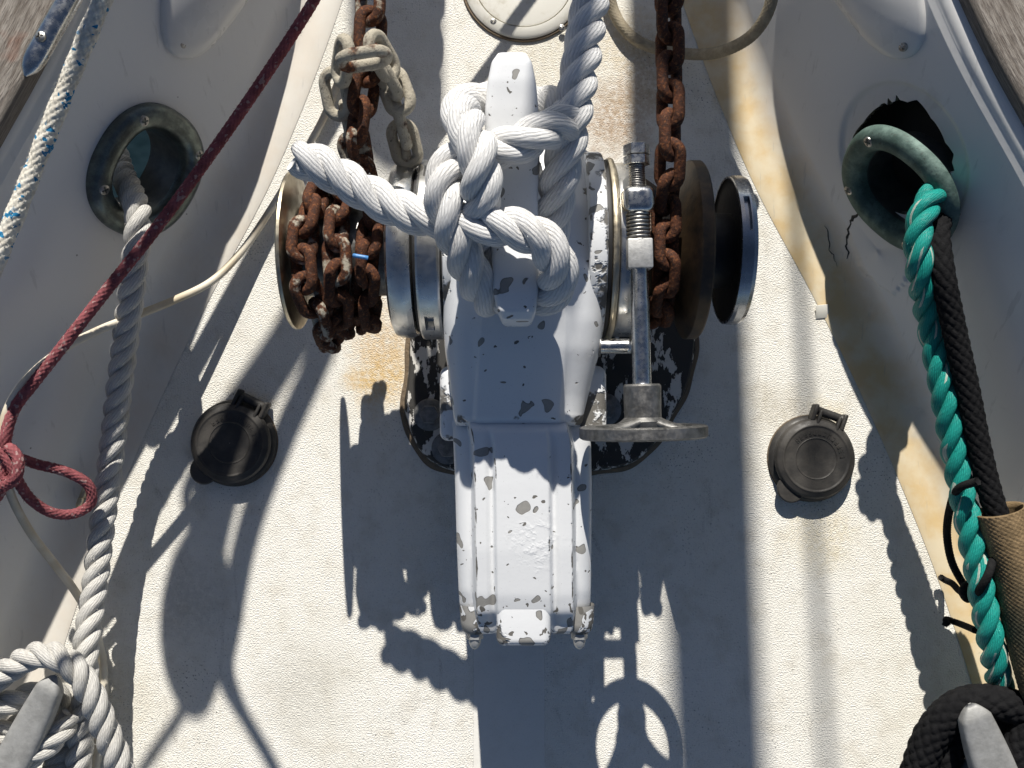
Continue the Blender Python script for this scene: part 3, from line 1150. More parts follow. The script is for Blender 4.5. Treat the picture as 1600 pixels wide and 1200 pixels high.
def shell(name, stations, mat, feat=None, nx=61, end_round=True):
    """stations: (y, xc, half width, z top, z bottom, edge radius)"""
    st = np.array(stations, float)
    yy = np.linspace(st[0, 0], st[-1, 0], 110)
    o = np.argsort(st[:, 0])
    col = lambda j: np.interp(yy, st[o, 0], st[o, j])
    kk = np.hanning(9)
    kk /= kk.sum()
    sm = lambda a: np.convolve(np.pad(a, 4, mode='edge'), kk, 'valid')
    xc, hw, zt, zb, er = [sm(col(j)) for j in range(1, 6)]
    rowsG = []
    for i, y in enumerate(yy):
        r = er[i]
        row = []
        for z in np.linspace(zb[i], zt[i] - r, 7)[:-1]:
            row.append((-hw[i], z))
        for a in np.linspace(0, np.pi / 2, 10):
            row.append((-hw[i] + r * (1 - np.cos(a)), zt[i] - r + r * np.sin(a)))
        xs = np.linspace(-hw[i] + r, hw[i] - r, nx)[1:-1]
        for x in xs:
            row.append((x, zt[i]))
        for a in np.linspace(np.pi / 2, 0, 10):
            row.append((hw[i] - r * (1 - np.cos(a)), zt[i] - r + r * np.sin(a)))
        for z in np.linspace(zt[i] - r, zb[i], 7)[1:]:
            row.append((hw[i], z))
        row = np.array(row)
        if feat is not None:
            dz = feat(row[:, 0], y) * np.clip((row[:, 1] - zb[i]) / (zt[i] - zb[i]), 0, 1)
            row[:, 1] += dz
        rowsG.append(np.stack([row[:, 0] + xc[i], np.full(len(row), y), row[:, 1]], 1))
    G = np.array(rowsG)
    # rounded ends: add shrunken rows
    def endrows(R0, sgn):
        out = []
        c0 = R0.mean(0)
        c0[2] = R0[:, 2].min()
        for t, ins in ((.004, .985), (.0065, .955), (.0075, .90), (.0078, .5), (.0078, 0.0)):
            q = c0 + (R0 - c0) * ins
            q[:, 1] = R0[0, 1] + sgn * t
            out.append(q)
        return out
    sg = 1 if yy[-1] > yy[0] else -1
    G = np.concatenate([np.array(endrows(G[0], -sg)[::-1]), G, np.array(endrows(G[-1], sg))], 0)
    return grid(name, G, mat, wl, flip=(sg > 0), su=1, sv=1, sharp=55)


def sst(x, a, b):
    t = np.clip((x - a) / (b - a), 0, 1)
    return t * t * (3 - 2 * t)


def housing_feat(x, y):
    # raised band along the crown, shallow flutes beside it
    f = .003 * (sst(x, -.036, -.030) - sst(x, .030, .036))
    return f


hs = []
for (py, x0, x1, z, zb, er) in ((236, 706, 930, .165, .05, .030), (262, 696, 944, .198, .04, .032), (320, 690, 950, .226, .02, .034), (420, 690, 950, .235, .014, .032), (500, 690, 946, .230, .014, .03),
                                (545, 693, 940, .224, .014, .026), (580, 699, 930, .217, .014, .021), (620, 704, 920, .209, .014, .017), (651, 708, 912, .204, .014, .013)):
    a, b = Xat(x0, z - er * .5), Xat(x1, z - er * .5)
    hs.append((Yat(py, z), (a + b) / 2, (b - a) / 2, z, zb, er))
shell('gear_housing', hs[::-1], M['white_paint'], housing_feat)


def cover_feat(x, y):
    x = x - .000
    f = -.016 * (1 - (sst(x, -.0405, -.036) - sst(x, .0355, .040)))          # side strips lie lower
    grow = sst(-y, -.01, .02)
    f = f + .0035 * (sst(x, -.0235, -.0205) - sst(x, .0185, .0215)) * grow - .0030 * (np.exp(-((x + .0245) / .0028) ** 2) + np.exp(-((x - .0225) / .0028) ** 2)) * grow
    return f


cs = []
for (py, x0, x1, z, zb, er) in ((659, 705, 914, .200, .03, .010), (672, 706, 918, .206, .03, .012), (690, 707, 925, .205, .03, .012), (760, 710, 926, .203, .05, .012), (860, 713, 925, .199, .07, .012), (930, 716, 924, .194, .08, .013), (958, 718, 923, .190, .09, .014), (978, 722, 920, .180, .10, .014)):
    a, b = Xat(x0, z - .016), Xat(x1, z - .016)
    cs.append((Yat(py, z), (a + b) / 2, (b - a) / 2, z, zb, er))
cover = shell('motor_cover', cs[::-1], M['white_paint'], cover_feat, nx=121)
# tongue at the end of the cover
yA, yB = Yat(880, .19), Yat(1008, .188)
xa, xb = Xat(776, .19), Xat(860, .19)
box('cover_tongue', ((xa + xb) / 2, (yA + yB) / 2, .1605), ((xb - xa) / 2, (yA - yB) / 2, .034), M['white_paint'], cover, .006, None, 5)
for px in (742, 905):
    p = W(px, 976, .165)
    lathe('end_boss', [(.016, .0120), (.002, .0112), (-.004, .0095), (-.0065, .0065), (-.0065, .0)], p, M['worn_end'], cover, axis='y', n=40)
    hexnut('acorn_nut', W(px, 986, .165), (0, -1, 0), .0066, .006, M['zinc'], cover, dome=.008)
# side lobe on the right of the housing
box('side_lobe', (Xat(926, .19), (Yat(570, .19) + Yat(684, .19)) / 2, .125), (.0115, (Yat(570, .19) - Yat(684, .19)) / 2, .062), M['white_paint'], wl, .0075, None, 4)
box('side_lobe', (Xat(703, .18), (Yat(570, .18) + Yat(690, .18)) / 2, .115), (.0085, (Yat(572, .18) - Yat(690, .18)) / 2, .062), M['white_paint'], wl, .0065, None, 4)

# ---- rings on the left
def notch(slots, depth=.007):
    def f(X, TH, R):
        R = R.copy()
        for (x0, x1, t0, t1) in slots:
            m = (X > x0) & (X < x1) & (TH > t0) & (TH < t1)
            R[m] -= depth
        return R
    return f


def ring(name, x0, x1, r, mat, bev=.003, slots=None, inner=.02, n=144, parent=None):
    pr = [(x0, inner), (x0, r - bev), (x0 + bev * .3, r - bev * .3), (x0 + bev, r), (x1 - bev, r), (x1 - bev * .3, r - bev * .3), (x1, r - bev), (x1, inner)]
    return lathe(name, pr, (0, AY, AZ), mat, parent or wl, 'x', n, notch(slots) if slots else None, 30, sub=.0012 if slots else None)


ring('clutch_ring', -.0945, -.0735, .0700, M['dull_ring'], .007)
ring('gasket', -.0738, -.0715, .066, M['black_rubber'], .0005)
tau = 2 * math.pi
ring('socket_ring', -.0718, -.0530, .0712, M['dull_ring'], .0025, [(-.0665, -.0600, tau - .93, tau - .70), (-.0665, -.0600, .98, 1.2)], n=288)
ring('gasket', -.0533, -.0512, .068, M['black_rubber'], .0005)
ring('housing_flange', -.0515, -.044, .0715, M['white_paint'], .003)
# drum and outer flange carrying the chain
ring('drum', -.168, -.09, .036, M['cast_grey'], .004, inner=.01)
lathe('drum_flange', [(-.1755, .001), (-.1755, .060), (-.1752, .0622), (-.174, .0632), (-.172, .0628), (-.171, .060), (-.1695, .050), (-.168, .034), (-.168, .001)], (0, AY, AZ), M['brass_worn'], wl, 'x', 128)
# ---- right hand side
ring('housing_flange', .0560, .0700, .0775, M['white_paint'], .003)
ring('gasket', .0700, .0735, .0715, M['black_rubber'], .0006)
ring('brake_rim', .0735, .0790, .0730, M['brass_worn'], .0022)
ring('brake_band', .0793, .0960, .0690, M['dull_ring'], .002)
ring('brake_rim', .0962, .1000, .0715, M['brass_worn'], .0018)
ring('gypsy_hub', .0995, .134, .036, M['flange_brown2'], .006, inner=.01)
lathe('gypsy_flange', [(.124, .030), (.130, .046), (.1355, .062), (.138, .0695), (.1395, .0710), (.1475, .0710), (.149, .0695), (.149, .012)], (0, AY, AZ), M['flange_brown2'], wl, 'x', 128)
ring('shaft', .140, .176, .030, M['cup_black'], .001, inner=.001)


def cup_rim(X, TH, R):
    R = R.copy()
    m = (X > .1745) & (X < .1785) & (TH > 5.72) & (TH < 6.2) & (R > .056)
    R[m] -= .004
    return R


lathe('drum_cap', [(.1708, .0568), (.1706, .0580), (.1712, .0588), (.174, .0592), (.180, .0592), (.1830, .0580), (.1836, .056), (.1836, .001)], (0, AY, AZ), M['chrome_worn'], wl, 'x', 288, cup_rim, 30, sub=.0008)
lathe('cap_lining', [(.1710, .0568), (.1722, .0555), (.1732, .0520), (.1738, .034), (.1738, .0)], (0, AY, AZ), M['cup_black'], wl, 'x', 96)

# ---- brake screw, spring, hand wheel
RA, RBp = W(994, 222, .231), W(1005, 676, .222)
rd_ = (RBp - RA).normalized()


def on_rod(py):
    # point of the rod's axis at image row py
    best = min((abs(PX(RA.lerp(RBp, t))[1] - py), t) for t in np.linspace(-.1, 1.1, 1201))
    return RA.lerp(RBp, best[1])


hexnut('lock_nut', on_rod(226), rd_, .0098, on_rod(226).y - on_rod(243).y, M['stainless'], wl)
hexnut('lock_nut', on_rod(244), rd_, .0098, on_rod(244).y - on_rod(258).y, M['stainless'], wl)


def thr_h(p, amp):
    return lambda th, s: amp * np.sin(2 * np.pi * s / p + th)


tube('threaded_rod', [on_rod(256), on_rod(275), on_rod(300)], .0055, M['thread'], wl, 20, .0004, height=thr_h(.0017, .0006))
# trunnion block
blk = on_rod(314)
rotx = rd_.to_track_quat('-Y', 'Z').to_matrix()
box('trunnion', blk, (.0115, .0100, .0115), M['stainless'], wl, .006, rotx, 5)
box('trunnion_lug', blk + Vector((-.001, .002, -.020)), (.010, .008, .016), M['cast_grey'], wl, .002, rotx)
# coil spring, one continuous wire
spa, spb = on_rod(335), on_rod(378)
N_, sp = 7.5, []
qx, qz = Vector((1, 0, 0)), rd_.cross(Vector((1, 0, 0))).normalized()
for i in range(int(N_ * 20) + 1):
    a = i / 20 * 2 * math.pi
    sp.append(spa.lerp(spb, i / (N_ * 20)) + qx * (.0080 * math.cos(a)) + qz * (.0080 * math.sin(a)))
tube('spring', sp, .00125, M['thread'], wl, 8, .0012)
tube('spring_core', [on_rod(328), on_rod(350), on_rod(384)], .0055, M['thread'], wl, 14, .003)
box('square_nut', on_rod(398), (.0092, .0108, .0092), M['zinc'], wl, .0012, rotx)
tube('brake_rod', [on_rod(415), on_rod(500), on_rod(604)], .0068, M['rod_steel'], wl, 28, .004, rad=lambda s, L: 1 - .06 * (s < L * .31) * 1.0)
# lever pin left of the rod
tube('lever_pin', [Vector((Xat(925, .2), Yat(541, .2), .2)), Vector((Xat(955, .2), Yat(541, .2), .2)), Vector((Xat(986, .2), Yat(541, .2), .2))], .0058, M['stainless'], wl, 24, .003)
lathe('pin_collar', [(-.002, .0), (-.002, .008), (.003, .008), (.003, .0)], (Xat(932, .2), Yat(541, .2), .2), M['cast_grey'], wl, 'x', 32)


def on_axis(name, prof, c, mat, parent, n=64, sharp=35):
    """profile (along rod towards the stern, radius)"""
    q = rd_.to_track_quat('Z', 'Y').to_matrix()
    th = np.linspace(0, 2 * np.pi, n, endpoint=False)
    G = np.array([np.stack([r * np.cos(th), r * np.sin(th), np.full(n, t)], 1) for t, r in prof])
    return grid(name, orient(G, c, q.col[0], q.col[1], q.col[2]), mat, parent, cv=True, sharp=sharp)


hub = on_rod(600)
HL = (on_rod(652) - hub).length
RW = .0465
whc = on_rod(675)
hw_ = on_axis('handwheel', [(-.0045, RW - .011), (-.0048, RW - .002), (-.0035, RW), (.0035, RW), (.0048, RW - .002), (.0045, RW - .011), (0, RW - .0125), (-.0045, RW - .011)], whc, M['cast_grey'], wl, 96)
on_axis('hub', [(0, .0068), (0, .0125), (.0015, .0138), (HL, .0134), (HL + .003, .016), (HL + .016, .013), (HL + .017, .0)], hub, M['cast_grey'], hw_)
qv = [Vector((1, 0, 0)), qz]
for kq in range(3):
    a = math.radians(22 + 120 * kq)
    d_ = qv[0] * math.cos(a) + qv[1] * math.sin(a)
    s_ = rd_.cross(d_).normalized()
    L_ = np.linspace(0, 1, 12)
    th = np.linspace(0, 2 * np.pi, 12, endpoint=False)
    G = np.zeros((12, 12, 3))
    for i, l in enumerate(L_):
        cpt = whc - rd_ * float(.008 * (1 - l) ** 1.6) + d_ * float(.010 + l * (RW - .018))
        for j, a2 in enumerate(th):
            G[i, j] = cpt + s_ * (.0110 - .0055 * l * (2 - l) + .003 * l ** 6) * math.cos(a2) + rd_ * (.0042 * math.sin(a2))
    grid('spoke', G, M['cast_grey'], hw_, cv=True)

# ---- cleat on top of the windlass
CT = [(82, 776, 824, .292), (95, 766, 833, .297), (125, 760, 839, .297), (170, 756, 843, .294), (230, 757, 845, .288), (300, 762, 842, .282), (360, 766, 842, .281), (420, 768, 843, .284), (455, 770, 842, .287), (485, 777, 838, .287), (500, 784, 832, .282), (506, 789, 826, .272)]
rowsG = []
for i in np.linspace(0, len(CT) - 1, 70):
    a = CT[int(i)]
    b = CT[min(int(i) + 1, len(CT) - 1)]
    f = i - int(i)
    py, x0, x1, z = [a[j] * (1 - f) + b[j] * f for j in range(4)]
    xl, xr = Xat(x0, z), Xat(x1, z)
    hw2, xc2, y = (xr - xl) / 2, (xr + xl) / 2, Yat(py, z)
    th_ = .0125 if 0.8 < i < len(CT) - 1.6 else .0085
    th = np.linspace(0, 2 * np.pi, 48, endpoint=False)
    ex = .35
    rowsG.append(np.stack([xc2 + hw2 * np.sign(np.cos(th)) * np.abs(np.cos(th)) ** ex, np.full(48, y), z - th_ + th_ * np.sign(np.sin(th)) * np.abs(np.sin(th)) ** ex], 1))
cl = grid('cleat', np.array(rowsG), M['cleat_paint'], wl, cv=True, cap_u=True, sharp=50)
lathe('cleat_post', [(-.035, .026), (-.02, .021), (0.0, .0175), (.012, .0185), (.02, .02)], (Xat(803, .25), Yat(285, .25), .25), M['cleat_paint'], cl, 'z', 48)

# ------------------------------------------------------------------ chains
LW, LL, LR = .0145, .0305, .0046          # inside pitch geometry: half width, pitch, wire radius


def link_mesh(name, pitch, halfw, r, seg=14, wseg=10):
    path = []
    hl = pitch / 2 + r - halfw * .62
    rc = halfw - r
    for a in np.linspace(-np.pi / 2, np.pi / 2, seg):
        path.append((hl + rc * math.cos(a) * 1.0, rc * math.sin(a), 0))
    for a in np.linspace(np.pi / 2, 3 * np.pi / 2, seg):
        path.append((-hl + rc * math.cos(a), rc * math.sin(a), 0))
    P = np.array(path)
    n = len(P)
    T = np.roll(P, -1, 0) - np.roll(P, 1, 0)
    T /= np.linalg.norm(T, axis=1)[:, None]
    B = np.array((0, 0, 1.0))
    N = np.cross(T, B)
    th = np.linspace(0, 2 * np.pi, wseg, endpoint=False)
    G = P[:, None, :] + r * (np.cos(th)[None, :, None] * N[:, None, :] + np.sin(th)[None, :, None] * B)
    F, C = grid_faces(n, wseg, True, True)
    me = bpy.data.meshes.new(name)
    me.from_pydata([tuple(v) for v in G.reshape(-1, 3)], [], [tuple(map(int, f)) for f in F])
    me.polygons.foreach_set('use_smooth', [True] * len(me.polygons))
    me.update()
    return me


PITCH = .0215
ME_RUST = link_mesh('link', PITCH, .0125, .0044)
ME_RUST.materials.append(M['rust'])
ME_DARK = link_mesh('link_dark', PITCH, .0122, .0044)
ME_DARK.materials.append(M['rust_dark'])
ME_GALV = link_mesh('link_galvanised', PITCH, .0125, .0043)
ME_GALV.materials.append(M['galvanised'])


def chain(label, pts, me, roll0=0.0, jitter=0.08, gap=1.0, name='anchor_chain', ups=None, rolljit=.15):
    P, s = spline(pts, .0012)
    root = empty(name, tuple(P[0]), label, 'chain')
    N_ = int(s[-1] / (PITCH * gap))
    T, Nn, Bn = frames(P)
    for i in range(N_):
        sc_ = (i + .5) * PITCH * gap
        k0 = int(np.argmin(np.abs(s - (sc_ - PITCH * .5))))
        k1 = int(np.argmin(np.abs(s - (sc_ + PITCH * .5))))
        km = (k0 + k1) // 2
        c = Vector((P[k0] + P[k1]) / 2)
        x = Vector(P[k1] - P[k0]).normalized()
        # reference up: away from the drum axis when wrapped, else world up
        upv = Vector(ups(P[km])) if ups else Vector((0, 0, 1))
        zz = (upv - x * upv.dot(x))
        if zz.length < .2:
            zz = Vector(Nn[km])
        zz.normalize()
        ang = roll0 + (math.pi / 2 if i % 2 else 0) + random.uniform(-rolljit, rolljit)
        z = zz * math.cos(ang) + x.cross(zz) * math.sin(ang)
        y = z.cross(x)
        q = Matrix((x, y, z)).transposed().to_quaternion()
        o = bpy.data.objects.new('link', me)
        COL.objects.link(o)
        o.parent = root
        o.rotation_mode = 'QUATERNION'
        o.rotation_quaternion = q
        j = jitter * .004
        o.location = c + Vector((random.uniform(-j, j), random.uniform(-j, j), random.uniform(-j, j))) - Vector(root.location)
    return root


def up_axis(p):
    d = np.array((0.0, p[1] - AY, p[2] - AZ))
    if p[1] > AY + .075:
        return (0, 0, 1)
    return d / (np.linalg.norm(d) + 1e-9)


# right chain over the gypsy
pts = [W(1036, -1100, .25), W(1040, -500, .236), W(1043, -150, .235), W(1045, -60, .238), W(1046, 60, .240), W(1047, 160, .240), W(1047, 260, .236)]
xg = Xat(1049, .225)
for a in np.linspace(-.35, 2.2, 14):
    pts.append(Vector((xg + .001 * a, AY - .0535 * math.sin(a), AZ + .0535 * math.cos(a))))
pts.append(Vector((xg - .012, AY - .038, .06)))
pts.append(Vector((xg - .016, AY - .038, .02)))
chain('dark rusty anchor chain running over the right gypsy wheel', pts, ME_DARK, roll0=.75, ups=up_axis)

# left chain, several turns round the drum
pts = [W(590, -1100, .26), W(580, -500, .25), W(576, -150, .245), W(576, -40, .248), W(574, 60, .246), W(568, 140, .242), W(556, 215, .236)]
turns, x_a = 2.75, -.118
random.seed(5)
tn = int(turns * 14)
for i in range(tn):
    f = i / (tn - 1)
    a = -.45 + f * turns * 2 * math.pi
    tri = [(-.105), (-.124), (-.143), (-.157), (-.120)]
    xx = np.interp(f * turns, [0, 1, 2, 2.75], [-.108, -.130, -.154, -.142])
    rr = .0475 + (.0 if f * turns < 2.25 else .012) + random.uniform(-.002, .003) + .015 * max(0, math.sin(a)) * (1 if f > .3 else .5)
    pts.append(Vector((xx + random.uniform(-.0035, .0035), AY - rr * math.sin(a), AZ + rr * math.cos(a))))
chain('rusty anchor chain wound in turns round the left drum', pts, ME_RUST, roll0=.62, jitter=.6, gap=1.0, ups=up_axis, rolljit=.5)
random.seed(9)

# galvanised tail draped over the left chain, link by link
def link_at(root, me, x0, y0, x1, y1, z, sgn, roll):
    A, B = W(x0, y0, z), W(x1, y1, z)
    d = B - A
    dz = math.sqrt(max(0.0, .0385 ** 2 - d.length ** 2)) * sgn
    x = (d + Vector((0, 0, dz))).normalized()
    zz = Vector((0, 0, 1)) - x * x.z
    zz = zz.normalized() if zz.length > .1 else Vector((1, 0, 0))
    zv = zz * math.cos(roll) + x.cross(zz) * math.sin(roll)
    o = bpy.data.objects.new('link', me)
    COL.objects.link(o)
    o.parent = root
    o.rotation_mode = 'QUATERNION'
    o.rotation_quaternion = Matrix((x, zv.cross(x), zv)).transposed().to_quaternion()
    o.location = (A + B) / 2 - Vector(root.location)


gc = empty('anchor_chain', tuple(W(570, 100, .27)), 'dirty galvanised chain tail hooked across the left rusty chain', 'chain')
for q in ((548, 70, 524, 122, .262, -1, .75), (531, 98, 606, 86, .284, 0, 1.45), (580, 64, 614, 112, .262, -1, -.7), (521, 110, 531, 184, .236, -1, .35), (586, 96, 618, 146, .248, -1, 1.3), (604, 104, 634, 182, .236, -1, .2),
          (538, 160, 552, 232, .212, -1, 1.4), (620, 166, 634, 224, .222, -1, 1.5), (625, 192, 640, 258, .205, -1, .1), (545, 212, 566, 276, .190, -1, .4), (632, 226, 642, 282, .188, -1, 1.5)):
    link_at(gc, ME_GALV, *q)
# blue tie and bits in the chain
ct = tube('cable_tie', [W(552, 399, .222), W(563, 401, .223), W(575, 403, .222)], .0016, M['blue_plastic'], None, 8, .003)
tag(ct, 'tiny blue cable tie marker in the rusty chain on the drum', 'cable tie')

# ------------------------------------------------------------------ ropes
R3 = .0134
cr = [(1090, -1000, .30), (1010, -500, .28), (932, -70, .262), (922, 0, .268), (906, 110, .280), (888, 215, .285), (872, 290, .274), (862, 350, .256), (850, 410, .248), (812, 446, .247), (774, 470, .254), (748, 446, .272), (722, 392, .292), (700, 335, .304),
      (693, 290, .306), (712, 252, .300), (752, 240, .300), (806, 226, .306), (852, 204, .304), (884, 192, .286), (868, 168, .262), (812, 158, .254), (748, 160, .266), (720, 170, .292), (730, 200, .313), (748, 245, .322), (752, 292, .318), (748, 330, .300),
      (752, 372, .270), (784, 428, .250), (826, 462, .252), (862, 458, .272), (872, 420, .294), (848, 376, .307), (802, 356, .309), (752, 350, .304), (704, 346, .286), (650, 336, .283), (600, 316, .282), (545, 284, .283), (500, 258, .285), (462, 244, .286)]
rope3('mooring_rope', [W(*p) for p in cr], R3, M['white_rope'], 'thick white three-strand rope hitched round the windlass cleat', 'rope', 'laid mooring ropes', step=.0028)

zl, zr = FL[-1][0].z, FL[1][0].z
lr = [(180, 232, zl - .067), (190, 268, zl - .027), (207, 306, zl + .010), (216, 338, zl + .030), (210, 420, .108), (197, 520, .084), (179, 670, .062), (159, 830, .054), (146, 930, .056), (134, 1020, .066), (134, 1080, .066), (128, 1140, .062), (118, 1220, .056), (80, 1310, .05),
      (10, 1330, .05), (-70, 1260, .058), (-80, 1160, .07), (-30, 1085, .086), (20, 1042, .098), (66, 1022, .104), (108, 1036, .106), (140, 1080, .102), (165, 1140, .094), (190, 1210, .084), (195, 1300, .07), (120, 1370, .05), (0, 1390, .05), (-110, 1300, .055), (-130, 1190, .066), (-60, 1120, .074),
      (10, 1100, .078), (62, 1082, .070), (100, 1092, .048), (120, 1130, .045), (100, 1180, .050), (40, 1240, .056), (-40, 1240, .056), (-60, 1170, .058), (0, 1145, .064), (50, 1130, .058), (90, 1130, .046)]
rope3('mooring_rope', [W(*p) for p in lr[:4]] + [WC(*p, r=.0125) for p in lr[4:11]] + [W(*p) for p in lr[11:]], .0112, M['grey_rope'], 'greyish white laid rope from left fairlead down to the left cleat', 'rope', 'laid mooring ropes')
pb = [(112, 1118, .072), (88, 1150, .082), (52, 1180, .088), (0, 1204, .090), (-60, 1240, .08)]
rope3('mooring_rope', [W(*p) for p in pb], .0108, M['grey_rope'], 'short turn of laid rope crossing over the lower end of the left cleat', 'rope', 'laid mooring ropes', phase=1.0)

gr = [(1492, 262, zr - .02), (1478, 285, zr + .01), (1455, 308, zr + .050), (1436, 352, zr + .056), (1436, 410, .150), (1452, 500, .120), (1476, 620, .118), (1500, 750, .108), (1525, 880, .105), (1548, 1000, .098), (1566, 1085, .070), (1582, 1150, .04), (1600, 1250, .03)]
rope3('mooring_rope', [W(*p) for p in gr[:4]] + [WC(*p, r=.013) for p in gr[4:]], .0112, M['green_rope'], 'turquoise green three-strand rope from right fairlead to the right cleat', 'rope', 'laid mooring ropes', pitch=.062)

# cleats on deck: galvanised horns
def deck_cleat(a, b, wpx, label, post):
    root = empty('deck_cleat', (post.x, post.y, 0), label, 'cleat', 'galvanised deck cleats')
    A, B = a, b
    d = (B - A).normalized()
    sdv = Vector((d.y, -d.x, 0)).normalized()
    G = []
    L = (B - A).length
    for t in np.linspace(0, 1, 60):
        e = min(t, 1 - t) * L
        f = min(1, max(.02, e / .012)) ** .5
        hwid = wpx * (.62 + .38 * math.sin(math.pi * t)) * f
        hh = .010 * (.7 + .3 * math.sin(math.pi * t)) * f
        cpt = A.lerp(B, t) + Vector((0, 0, .006 * (2 * t - 1) ** 2))
        th = np.linspace(0, 2 * np.pi, 40, endpoint=False)
        ex = .5
        G.append([cpt + sdv * float(hwid * np.sign(math.cos(q)) * abs(math.cos(q)) ** ex) + Vector((0, 0, float(hh * np.sign(math.sin(q)) * abs(math.sin(q)) ** ex))) for q in th])
    grid('horn', np.array([[tuple(p) for p in r] for r in G]), M['zinc_cleat'], root, cv=True, cap_u=True, flip=True)
    mid = A.lerp(B, .5)
    lathe('post', [(0, .026), (.006, .025), (.012, .018), (mid.z - .004, .016)], (mid.x, mid.y, 0), M['zinc_cleat'], root, 'z', 40)


k = NT('zinc_cleat', .62, .35)
k.color(k.mix(k.ramp(k.noise(90, 5, .7), .3, .7), (.40, .40, .39), (.29, .29, .28)))
k.bump(k.noise(300, 4), .0006, .4)
a_, b_ = W(93, 1052, .092), W(-40, 1310, .092)
deck_cleat(a_, b_, .0155, 'grey galvanised cleat at bottom left under turns of white rope', (a_ + b_) / 2)
a_, b_ = W(1510, 1096, .098), W(1610, 1350, .094)
deck_cleat(a_, b_, .0185, 'grey galvanised cleat at bottom right inside black rope coils', (a_ + b_) / 2)


def braided(name, pts, r, mat, label, cat, nst=8, p=None, amp=None, nseg=64, step=.0009, group=None, flat=1.0, rad=None):
    amp = amp or r * .16
    o = tube(name, pts, r - amp * .5, M[mat], None, nseg, step, height=braid_h(nst, p or r * .9, amp), flat=flat, rad=rad)
    tag(o, label, cat, group)
    return o


# black braid from the right fairlead
bb = [(1500, 290, zr - .007), (1482, 330, zr + .026), (1466, 356, zr + .042), (1472, 420, .150), (1490, 510, .140), (1512, 610, .130), (1530, 700, .122), (1550, 780, .116), (1585, 880, .112), (1616, 1000, .108), (1655, 1150, .10)]
braided('braided_rope', [W(*p) for p in bb[:3]] + [WC(*p, r=.011) for p in bb[3:]], .0092, 'black_braid', 'thick black braided rope from right fairlead into the tan sleeve', 'rope', nst=8, p=.0105)
# coils on the right cleat
bc = [(1405, 1320, .05), (1432, 1215, .062), (1462, 1140, .075), (1505, 1102, .085), (1560, 1098, .09), (1612, 1120, .09), (1660, 1190, .085), (1670, 1290, .07), (1620, 1370, .06), (1540, 1390, .05), (1480, 1330, .05), (1466, 1240, .056), (1480, 1170, .064),
      (1520, 1130, .070), (1575, 1130, .072), (1625, 1180, .07), (1640, 1270, .06), (1590, 1340, .055), (1530, 1330, .05), (1505, 1250, .05), (1515, 1190, .052), (1550, 1160, .054)]
braided('braided_rope', [W(*p) for p in bc], .0142, 'black_braid', 'black braided rope coiled round the right cleat at bottom right corner', 'rope', nst=9, p=.0125, step=.0011)
bd = [(1560, 1310, .085), (1580, 1230, .088), (1590, 1170, .090), (1625, 1120, .095), (1680, 1100, .09)]
braided('braided_rope', [W(*p) for p in bd], .0135, 'black_braid', 'black braided turn lying to the right of the right cleat horn', 'rope', nst=9, p=.0125, step=.0011)

# tan chafe sleeve: woven hose, open at its upper end
sl = [W(1562, 796, .116), W(1585, 880, .112), W(1616, 1000, .108), W(1655, 1150, .10)]
P, s = spline(sl, .0008)
T, N, B = frames(P)
th = np.linspace(0, 2 * np.pi, 120, endpoint=False)
S_, TH_ = np.meshgrid(s, th, indexing='ij')
Rr = .0198 + braid_h(26, .0042, .0009)(TH_, S_) + .0012 * np.sin(TH_ * 2 + S_ * 30)
Rr[0] += .0004 * np.sin(th * 31)
G = P[:, None, :] + Rr[..., None] * (np.cos(th)[None, :, None] * N[:, None, :] + np.sin(th)[None, :, None] * B[:, None, :])
Gi = P[:, None, :] + .0180 * (np.cos(th)[None, :, None] * N[:, None, :] + np.sin(th)[None, :, None] * B[:, None, :]) * np.ones((len(P), 1, 1))
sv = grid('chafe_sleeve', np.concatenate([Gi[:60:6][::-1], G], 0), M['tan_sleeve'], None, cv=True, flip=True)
tag(sv, 'tan woven chafe sleeve round black rope at right edge', 'sleeve')

# thin black lashing
lash = [(1528, 752, .135), (1500, 762, .120), (1484, 796, .085), (1480, 840, .060), (1488, 880, .055), (1505, 912, .058), (1518, 930, .064), (1530, 922, .112), (1544, 898, .122), (1552, 874, .115), (1560, 862, .10)]
o = tube('lashing_cord', [W(*p) for p in lash], .0030, M['black_cord'], None, 24, .0008, height=braid_h(6, .003, .0006))
tag(o, 'thin black lashing cord tied round the green rope', 'cord')
for i, kp in enumerate((((1522, 930, .07), (1500, 924, .045), (1488, 912, .03), (1476, 906, .012), (1470, 902, .014)), ((1524, 985, .06), (1508, 978, .03), (1492, 972, .012), (1478, 968, .012), (1480, 975, .014), (1474, 972, .012)))):
    o2 = tube('tail', [W(*p) for p in kp], .0026, M['black_cord'], o, 16, .0008, height=braid_h(6, .003, .0006))
kn = [(1520, 925, .07), (1512, 935, .076), (1505, 925, .078), (1513, 914, .074), (1522, 922, .08), (1514, 930, .066)]
tube('knot', [W(*p) for p in kn], .0036, M['black_cord'], o, 16, .0009, height=braid_h(6, .003, .0006))


